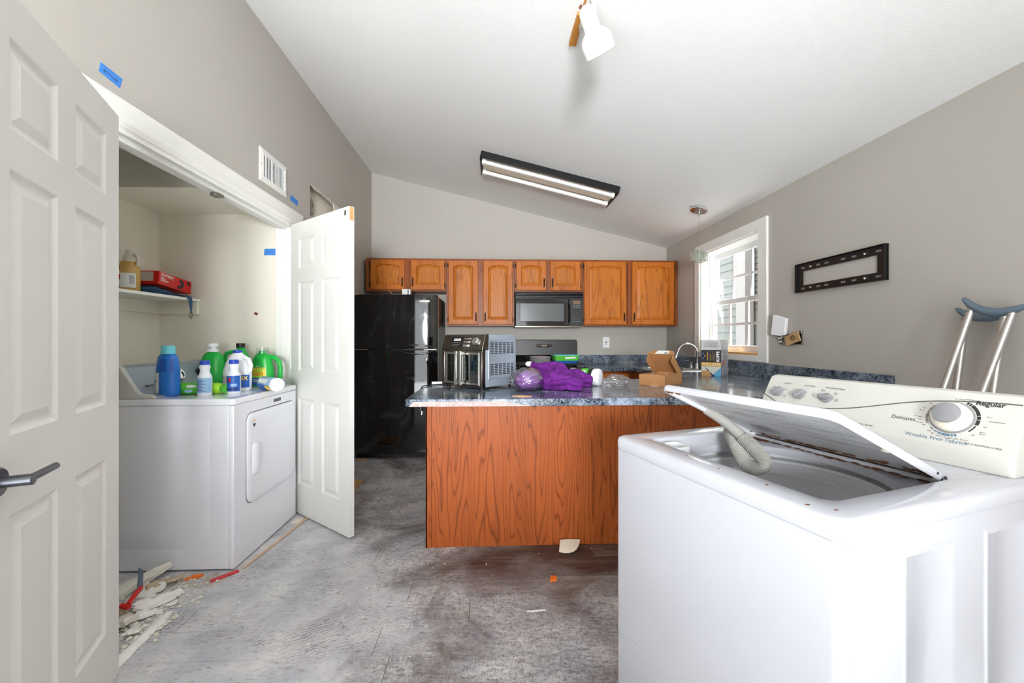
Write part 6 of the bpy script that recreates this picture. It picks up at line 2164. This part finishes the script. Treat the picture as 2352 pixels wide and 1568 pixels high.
# ---------------------------------------------------------------- plates and wipes box on the range
PZ = 0.950
prof = [(0.0, 0), (0.060, 0), (0.075, 0.006), (0.118, 0.013), (0.118, 0.016), (0.073, 0.0095), (0.058, 0.004), (0.0, 0.004)]
first = None
for i in range(6):
    m = MB()
    m.lathe([(r_, z_ * 1.0) for r_, z_ in prof], (0.525 + 0.004 * math.sin(i * 2.1), 4.60 + 0.003 * math.cos(i * 3), PZ + i * 0.0115), 36, c0=False, c1=False)
    lab = ('lowest white plate of the stack standing on the range', 'second white plate up in the stack on the range', 'third white plate up in the stack on the range',
           'fourth white plate up in the stack on the range', 'white plate directly under the pale pink plate', 'pale pink plate on top of the plate stack on the range')[i]
    tag(m.build('dinner_plate', 'plate_pink' if i == 5 else 'plate_white', angle=50), lab, 'plate', 'stacked plates on the range')
t = thing('wipes_box', 'green and blue refill wipes box lying on the range beside the plates', 'box', (0.79, 4.60, PZ))
wbm = Matrix.Translation((0.80, 4.60, PZ)) @ Matrix.Rotation(R(8), 4, 'Z')
m = MB()
m.loops([[wbm @ Vector(p) for p in rrect(-0.135 + k, 0.135 - k, -0.085 + k, 0.085 - k, 0.01, z, 3)] for k, z in ((0.012, 0), (0.006, 0.03))], True, True)
m.build('base', 'blue_print', t)
m = MB()
m.loops([[wbm @ Vector(p) for p in rrect(-0.135 + k, 0.135 - k, -0.085 + k, 0.085 - k, 0.01, z, 3)] for k, z in ((0.006, 0.03), (0.0, 0.085))], True, True)
m.build('tub', 'green_pack', t)
m = MB()
m.loops([[wbm @ Vector(p) for p in rrect(-0.14 + k, 0.14 - k, -0.09 + k, 0.09 - k, 0.012, z, 3)] for k, z in ((0, 0.085), (0, 0.091), (0.006, 0.096))], True, True)
m.build('lid', 'teal_cap', t)
m = MB()
m.add([wbm @ Vector((x, -0.0845 - (z - 0.03) * 0.11, z)) for x, z in ((-0.02, 0.05), (0.10, 0.055), (0.09, 0.075), (-0.03, 0.07))], [(0, 1, 2, 3)]).build('label_flash', 'paper_white', t, smooth=False, recalc=False)

# ---------------------------------------------------------------- right wall fittings
tv = thing('tv_bracket', 'black slotted steel TV bracket screwed to the wall', 'bracket', (XR, 2.44, 1.63))
TY0, TY1, TZ0, TZ1 = 2.135, 2.795, 1.541, 1.733
for zc0, zc1, nm in ((TZ1 - 0.05, TZ1, 'top_rail'), (TZ0, TZ0 + 0.045, 'bottom_rail')):
    m = MB()
    cut = []
    for f_ in (0.085, 0.185, 0.285, 0.385, 0.575, 0.69, 0.80, 0.925):
        cut.append((TY1 - (TY1 - TY0) * f_ - 0.018, TY1 - (TY1 - TY0) * f_ + 0.018))
    zlo, zhi = (zc0 + 0.016, zc0 + 0.028) if nm == 'top_rail' else (zc0 + 0.018, zc0 + 0.030)
    m.box(XR - 0.012, XR - 0.009, TY0, TY1, zc0, zlo).box(XR - 0.012, XR - 0.009, TY0, TY1, zhi, zc1)
    ys_ = sorted([TY0, TY1] + [v for c_ in cut for v in c_])
    for a, b in zip(ys_[0::2], ys_[1::2]):
        m.box(XR - 0.012, XR - 0.009, a, b, zlo, zhi)
    lip = zc1 if nm == 'top_rail' else zc0
    m.box(XR - 0.028, XR, TY0, TY1, lip - 0.002, lip + 0.002)
    m.build(nm, 'black_satin', tv, smooth=False)
    for f_ in (0.185, 0.80):
        m = MB()
        m.lathe([(0.009, 0), (0.009, 0.004), (0.005, 0.008), (0, 0.008)], (XR - 0.012, TY1 - (TY1 - TY0) * f_, (zlo + zhi) / 2), 6, (-1, 0, 0)).build('lag_bolt', 'steel', tv)
for a, b in ((TY0, TY0 + 0.055), (TY1 - 0.055, TY1)):
    m = MB()
    m.box(XR - 0.0125, XR - 0.0085, a, b, TZ0 + 0.04, TZ1 - 0.045).box(XR - 0.028, XR, a if a == TY0 else b - 0.003, a + 0.003 if a == TY0 else b, TZ0, TZ1)
    m.build('side_plate', 'black_satin', tv, smooth=False)

eb = thing('wall_junction', 'gutted wall electrical box with a hanging white cover', 'electrical box', (XR, 2.88, 1.22))
m = MB()
m.loops([[(XR - x, 2.755 + k, 1.178 + k), (XR - x, 2.985 - k, 1.178 + k), (XR - x, 2.985 - k, 1.262 - k), (XR - x, 2.755 + k, 1.262 - k)] for k, x in ((0, 0), (0, 0.008), (0.008, 0.008), (0.008, 0.001))], False, False)
m.build('bracket_frame', 'steel', eb, smooth=False)
m = MB()
m.box(XR - 0.002, XR - 0.0005, 2.763, 2.977, 1.186, 1.254).build('box_shade', 'black_matte', eb)
m = MB()
rng = random.Random(13)
for i in range(7):
    y = 2.90 + 0.07 * rng.random()
    z = 1.19 + 0.05 * rng.random()
    m.tube([(XR - 0.003, y, z), (XR - 0.02, y + 0.02 * rng.uniform(-1, 1), z + 0.02 * rng.uniform(-1, 1)), (XR - 0.008, y + 0.03 * rng.uniform(-1, 1), z + 0.03 * rng.uniform(-1, 1))], 0.004, 8)
m.build('wiring', 'galvanized', eb)
m = MB()
for (y, z) in ((2.955, 1.20), (2.965, 1.225), (2.935, 1.235)):
    m.cyl((XR - 0.004, y, z), (XR - 0.022, y, z), 0.009, 0.007, 10)
m.build('wire_nut', 'cream_plastic', eb)
for y in (2.765, 2.975):
    m = MB()
    m.box(XR - 0.012, XR, y - 0.010, y + 0.010, 1.255, 1.278).build('mounting_ear', 'steel', eb, bevel=0.002)
m = MB()
M_ = Matrix.Translation((XR - 0.030, 2.945, 1.318)) @ Matrix.Rotation(R(12), 4, 'Z') @ Matrix.Rotation(R(7), 4, 'X')
m.loops([[M_ @ Vector((x, y, z)) for y, z in ((-0.058, -0.062), (-0.03, -0.075), (0.055, -0.075), (0.055, 0.075), (0.03, 0.075), (-0.058, 0.058))] for x in (-0.014, 0.014)])
m.build('cover', 'outlet_white', eb, bevel=0.004)
m = MB()
M_ = Matrix.Translation((XR - 0.020, 2.83, 1.222)) @ Matrix.Rotation(R(-5), 4, 'Z') @ Matrix.Rotation(R(-14), 4, 'X')
m.loops([[M_ @ Vector((x, y, z)) for y, z in ((-0.085, -0.036), (0.07, -0.036), (0.09, 0.034), (-0.075, 0.036))] for x in (-0.003, 0.003)])
cbd = m.build('backing_board', 'cardboard_light', eb, smooth=False)
m = MB()
for i in range(5):
    cy, cz_ = -0.012 + 0.008 * math.sin(i * 2.3), 0.002 + 0.006 * math.cos(i * 1.7)
    m.tube([M_ @ Vector((-0.0036, cy + (0.020 + 0.003 * i % 0.01) * math.cos(a_ / 16 * 2 * math.pi), cz_ + 0.012 * math.sin(a_ / 16 * 2 * math.pi))) for a_ in range(17)], 0.0009, 5, cap=False)
m.build('scribble', 'rust', cbd)

# crutches leaning behind the washing machine
def crutch(label, top_c, foot, ax_dir, spread):
    """top_c: centre of the arm pad, foot: tip on the floor, ax_dir: horizontal direction of the pad"""
    T_, F_ = Vector(top_c), Vector(foot)
    a = Vector(ax_dir).normalized()
    d = (F_ - T_).normalized()
    a = (a - d * a.dot(d)).normalized()
    nrm = d.cross(a)
    t = thing('crutch', label, 'crutch', tuple(F_), group='crutches leaning behind the washing machine')
    L_ = (F_ - T_).length
    for s in (-1, 1):
        pts = [T_ + a * (s * spread), T_ + a * (s * spread * 0.97) + d * (L_ * 0.45), T_ + a * (s * spread * 0.5) + d * (L_ * 0.66), T_ + a * (s * 0.018) + d * (L_ * 0.76)]
        mb = MB()
        mb.tube(pts, 0.0125, 14).build('upright', 'aluminium', t)
        mb = MB()
        q = T_ + a * (s * spread) + d * 0.012
        mb.cyl(q - nrm * 0.018, q + nrm * 0.018, 0.005, n=10).build('bolt', 'steel', t)
    mb = MB()
    mb.tube([T_ + d * (L_ * 0.70), F_ - d * 0.03], 0.011, 12).build('lower_tube', 'aluminium', t)
    mb = MB()
    mb.cyl(F_ - d * 0.05, F_, 0.016, 0.024, 14).build('rubber_tip', 'grey_rubber', t)
    mb = MB()
    g_ = T_ + d * (L_ * 0.42)
    mb.cyl(g_ - a * (spread - 0.01), g_ + a * (spread - 0.01), 0.017, n=14).build('hand_grip', 'grey_rubber', t)
    mb = MB()
    ls = []
    for i in range(17):
        u = -1 + 2 * i / 16
        rise = 0.040 * abs(u) ** 2.2 - 0.012
        hw_ = 0.020 * (1 - 0.25 * abs(u) ** 4)
        hh_ = 0.017 * (1 - 0.5 * abs(u) ** 5)
        c_ = T_ + a * (u * (spread + 0.036)) - d * (rise + 0.006)
        ls.append([c_ + nrm * (hw_ * math.cos(2 * math.pi * k / 14)) - d * (hh_ * math.sin(2 * math.pi * k / 14)) for k in range(14)])
    mb.loops(ls).build('arm_pad', 'grey_rubber', t, angle=60)
    return t
crutch('aluminium crutch with blue-grey pad standing in front of its twin', (2.005, 1.578, 1.335), (1.80, 1.83, 0.0), (0.12, -1, 0.18), 0.066)
crutch('aluminium crutch with blue-grey pad resting closest to the wall', (2.085, 1.665, 1.315), (1.93, 1.70, 0.0), (0.05, -1, 0.06), 0.066)

# ---------------------------------------------------------------- rubble and odds on the floor
def chunk(name, label, cat, mt, pts, h, group=None, jag=0.15, seed=0, tilt=(0, 0), z=0.0005):
    """broken flat piece: irregular outline with a rough upper face"""
    rng = random.Random(seed)
    out = []
    n = len(pts)
    for i in range(n):
        a, b = Vector((*pts[i], 0)), Vector((*pts[(i + 1) % n], 0))
        for k in range(4):
            p = a.lerp(b, k / 4)
            e = (b - a)
            nn = Vector((-e.y, e.x, 0)) * (rng.uniform(-jag, jag) * 0.22 if k else 0)
            out.append(p + nn)
    c = sum(out, Vector()) / len(out)
    def zz(p, f):
        return z + max(0.0, (p.x - c.x) * tilt[0] + (p.y - c.y) * tilt[1] + abs(tilt[0]) * 0.05 + abs(tilt[1]) * 0.05) + f
    lo = [(p.x, p.y, zz(p, 0.0)) for p in out]
    hi = [(c.x + (p.x - c.x) * 0.95, c.y + (p.y - c.y) * 0.95, zz(p, h * rng.uniform(0.8, 1.15))) for p in out]
    mid = [(c.x + (p.x - c.x) * 0.5, c.y + (p.y - c.y) * 0.5, zz(p, h * rng.uniform(0.9, 1.2))) for p in out]
    mb = MB()
    mb.loops([lo, hi, mid])
    o = mb.build(name, mt, smooth=False)
    return tag(o, label, cat, group)
def rock(mb, c, s, rng):
    vs = [Vector((a * rng.uniform(0.5, 1.2), b * rng.uniform(0.5, 1.2), d * rng.uniform(0.25, 0.6))) * s for a, b, d in ((1, 0.2, 0), (0.1, 1, 0), (-1, 0.1, 0), (0, -1, 0.1), (0.2, 0.1, 1), (0, 0, -0.3))]
    q = Matrix.Rotation(rng.random() * 6.28, 3, 'Z')
    mb.add([Vector(c) + q @ v for v in vs], [(0, 1, 4), (1, 2, 4), (2, 3, 4), (3, 0, 4), (1, 0, 5), (2, 1, 5), (3, 2, 5), (0, 3, 5)])
G = 'broken drywall rubble by the dryer'
RUB = ['white plaster chunk between the splintered board and the red valve', 'tan paper-faced strip beside the rust-orange clump', 'long white plaster chunk lying alongside the red valve',
       'white plaster chunk just past the end cap of the red valve', 'thick cream drywall chunk in the middle of the rubble pile', 'tan paper-faced chunk under the end of the red valve',
       'cream drywall chunk below the splintered board', 'white plaster chunk on the door side of the rubble pile', 'small white plaster chunk touching the plaster ridge',
       'cream drywall chunk next to the tan chunk deep in the closet', 'tan paper-faced chunk deepest inside the closet', 'smallest white plaster chip at the dryer end of the plaster ridge',
       'small cream drywall chunk beside the lever-handle door', 'tan paper-faced chunk under the edge of the splintered board']
chunk('drywall_slab', 'long splintered painted board propped against the dryer base', 'board', 'drywall', [(-1.86, 1.98), (-1.70, 2.20), (-1.66, 2.225), (-1.69, 2.13), (-1.80, 1.93)], 0.022, None, 0.25, 1, (0, 0.25))
specs = [([(-1.70, 1.99), (-1.60, 2.03), (-1.59, 2.09), (-1.68, 2.10)], 'plaster_white', 0.03), ([(-1.60, 2.10), (-1.545, 2.16), (-1.585, 2.165), (-1.63, 2.11)], 'drywall_paper', 0.02),
         ([(-1.60, 1.91), (-1.48, 2.00), (-1.47, 2.04), (-1.53, 2.02), (-1.62, 1.95)], 'plaster_white', 0.024), ([(-1.54, 1.83), (-1.46, 1.90), (-1.50, 1.92), (-1.56, 1.88)], 'plaster_white', 0.026),
         ([(-1.63, 1.76), (-1.52, 1.78), (-1.52, 1.85), (-1.60, 1.87)], 'drywall', 0.034), ([(-1.72, 1.83), (-1.62, 1.86), (-1.63, 1.94), (-1.71, 1.93)], 'drywall_paper', 0.04),
         ([(-1.82, 1.88), (-1.73, 1.87), (-1.71, 1.97), (-1.80, 1.98)], 'drywall', 0.034), ([(-1.62, 1.70), (-1.54, 1.70), (-1.55, 1.75), (-1.61, 1.76)], 'plaster_white', 0.03),
         ([(-1.50, 1.74), (-1.455, 1.75), (-1.46, 1.79), (-1.50, 1.79)], 'plaster_white', 0.018), ([(-1.71, 1.73), (-1.63, 1.71), (-1.63, 1.80), (-1.70, 1.82)], 'drywall', 0.028),
         ([(-1.80, 1.76), (-1.72, 1.74), (-1.73, 1.83), (-1.80, 1.84)], 'drywall_paper', 0.035), ([(-1.48, 1.94), (-1.44, 1.95), (-1.45, 1.98), (-1.48, 1.975)], 'plaster_white', 0.014),
         ([(-1.56, 1.645), (-1.50, 1.655), (-1.51, 1.69), (-1.56, 1.69)], 'drywall', 0.02), ([(-1.66, 2.05), (-1.60, 2.06), (-1.61, 2.12), (-1.66, 2.11)], 'drywall_paper', 0.038)]
for i, (pts_, mt_, h_) in enumerate(specs):
    chunk('drywall_chunk', RUB[i], 'rubble', mt_, pts_, h_ * 0.55, G, 1.1, 30 + i, (0.22 * math.sin(i * 1.9), 0.22 * math.cos(i * 2.7)))
m = MB()
rng = random.Random(77)
for i in range(1500):
    t_ = rng.random()
    x = rng.gauss(-1.58, 0.11)
    y = rng.gauss(1.90, 0.17)
    if not (-1.9 < x < -1.36 and 1.58 < y < 2.2):
        continue
    s_ = 0.003 + 0.018 * rng.random() ** 3
    rock(m, (x, y, s_ * 0.15), s_ * 0.8, rng)
tag(m.build('plaster_rubble', 'drywall', smooth=False), 'fine plaster rubble strewn around the drywall pile', 'rubble', kind='stuff')
m = MB()
rng = random.Random(78)
for i in range(240):
    x, y = rng.uniform(-1.66, -1.36), rng.uniform(2.10, 2.215)
    s_ = 0.003 + 0.008 * rng.random() ** 2
    rock(m, (x, y, s_ * 0.15), s_ * 0.8, rng)
tag(m.build('gritty_rubble', 'drywall_paper', smooth=False), 'brownish gritty rubble along the base of the dryer', 'rubble', kind='stuff')
wv = thing('red_valve', 'red water valve with a grey strap lying in the rubble', 'valve', (-1.62, 1.96, 0.03))
m = MB()
m.tube([(-1.635, 2.00, 0.065), (-1.625, 1.955, 0.06), (-1.61, 1.90, 0.05)], [0.008, 0.011, 0.009], 12).build('body', 'red_print', wv)
m = MB()
m.cyl((-1.632, 1.893, 0.048), (-1.595, 1.887, 0.045), 0.011, n=14).build('end_cap', 'red_print', wv)
m = MB()
m.loops([[(-1.655 + k, 2.0, 0.065), (-1.640 + k, 2.01, 0.065), (-1.665 + k, 2.045, 0.12), (-1.690 + k, 2.05, 0.13)] for k in (0, 0.003)])
m.build('strap', 'grey_rubber', wv, smooth=False)
m = MB()
m.obox((-1.375, 2.185, 0.006), (0.125, 0.022, 0.010), (0, 0, R(48)))
tag(m.build('red_plastic_strip', 'red_plastic', bevel=0.003), 'faded red plastic strip at the dryer corner', 'strip')
chunk('rust_clump', 'rust-orange clump on the floor beside the dryer', 'clump', 'orange_print', [(-1.555, 2.155), (-1.50, 2.175), (-1.49, 2.20), (-1.54, 2.195)], 0.012, None, 0.4, 5)
m = MB()
m.obox((-1.292, 2.56, 0.006), (0.016, 0.62, 0.010), (0, 0, R(-6)))
tag(m.build('threshold_strip', 'threshold_wood', bevel=0.002), 'thin bare wood strip along the dryer front', 'strip')
chunk('tile_shard', 'small cream shard on the floor at the dryer far corner', 'shard', 'ceramic', [(-1.335, 2.80), (-1.275, 2.80), (-1.28, 2.87), (-1.33, 2.86)], 0.008, None, 0.3, 8)
# long white skim of plaster beside the door
m = MB()
pts = []
for k in range(30):
    y = 1.50 + 0.42 * k / 29
    for i in range(7):
        u = i / 6 * 2 - 1
        w_ = 0.020 + 0.012 * fbm(y * 8, 0.4)
        pts.append((-1.415 - 0.10 * (y - 1.62) + u * w_, y, 0.001 + max(0, 0.012 * (1 - u * u)) * (1 + 0.5 * fbm(y * 20, u * 3)) * math.sin(math.pi * k / 29) ** 0.5))
m.grid(pts, 7)
tag(m.build('plaster_ridge', 'plaster_white', angle=80), 'low white ridge of dried plaster beside the lever-handle door', 'plaster')
# shard, chip, splinter and board further off
t_ = MB()
L = []
outl = [(0.372, 2.337), (0.40, 2.330), (0.43, 2.329), (0.455, 2.336), (0.478, 2.352), (0.50, 2.385), (0.515, 2.422), (0.44, 2.428), (0.392, 2.424)]
for z0_, k in ((0.001, 1.0), (0.004, 0.99), (0.008, 0.93)):
    L.append([(0.44 + (x - 0.44) * k, 2.38 + (y - 2.38) * k, z0_ + (y - 2.32) * 0.30 + 0.10 * (x - 0.44) ** 2) for x, y in outl])
t_.loops(L)
tag(t_.build('crockery_shard', 'ceramic', bevel=0.003), 'broken cream crockery shard leaning against the peninsula base', 'shard')
chunk('orange_chip', 'small orange chip on the floor before the peninsula', 'chip', 'orange_print', [(0.283, 2.065), (0.318, 2.07), (0.322, 2.10), (0.292, 2.112)], 0.010, None, 0.4, 12)
m = MB()
m.obox((0.192, 1.846, 0.003), (0.085, 0.007, 0.004), (0, 0, R(4)))
tag(m.build('plastic_splinter', 'paper_white'), 'thin white plastic splinter on the dusty floor', 'splinter')
m = MB()
m.loops([[(x, y, z) for x, y in ((-1.42, 3.30), (-1.128, 3.25), (-1.118, 3.28), (-1.105, 3.595), (-1.42, 3.60))] for z in (0.001, 0.018)])
tag(m.build('wood_board', 'raw_wood', bevel=0.003), 'yellowish wooden board lying on the floor behind the open door', 'board')
m = MB()
m.obox((-1.33, 4.24, 0.006), (0.10, 0.03, 0.010), (0, 0, R(6)))
tag(m.build('wood_shim', 'raw_wood'), 'small wooden shim beside the refrigerator foot', 'shim')
m = MB()
rng = random.Random(5)
for i in range(260):
    x, y = rng.uniform(-1.2, 1.0), rng.uniform(1.0, 4.2)
    if x > 0.2 and y < 1.5 or (y > 2.4 and x > -0.42):
        continue
    s_ = 0.002 + 0.006 * rng.random() ** 3
    rock(m, (x, y, s_ * 0.1), s_, rng)
tag(m.build('plaster_crumbs', 'plaster_white', smooth=False), 'tiny white plaster crumbs scattered over the floor', 'crumbs', kind='stuff')
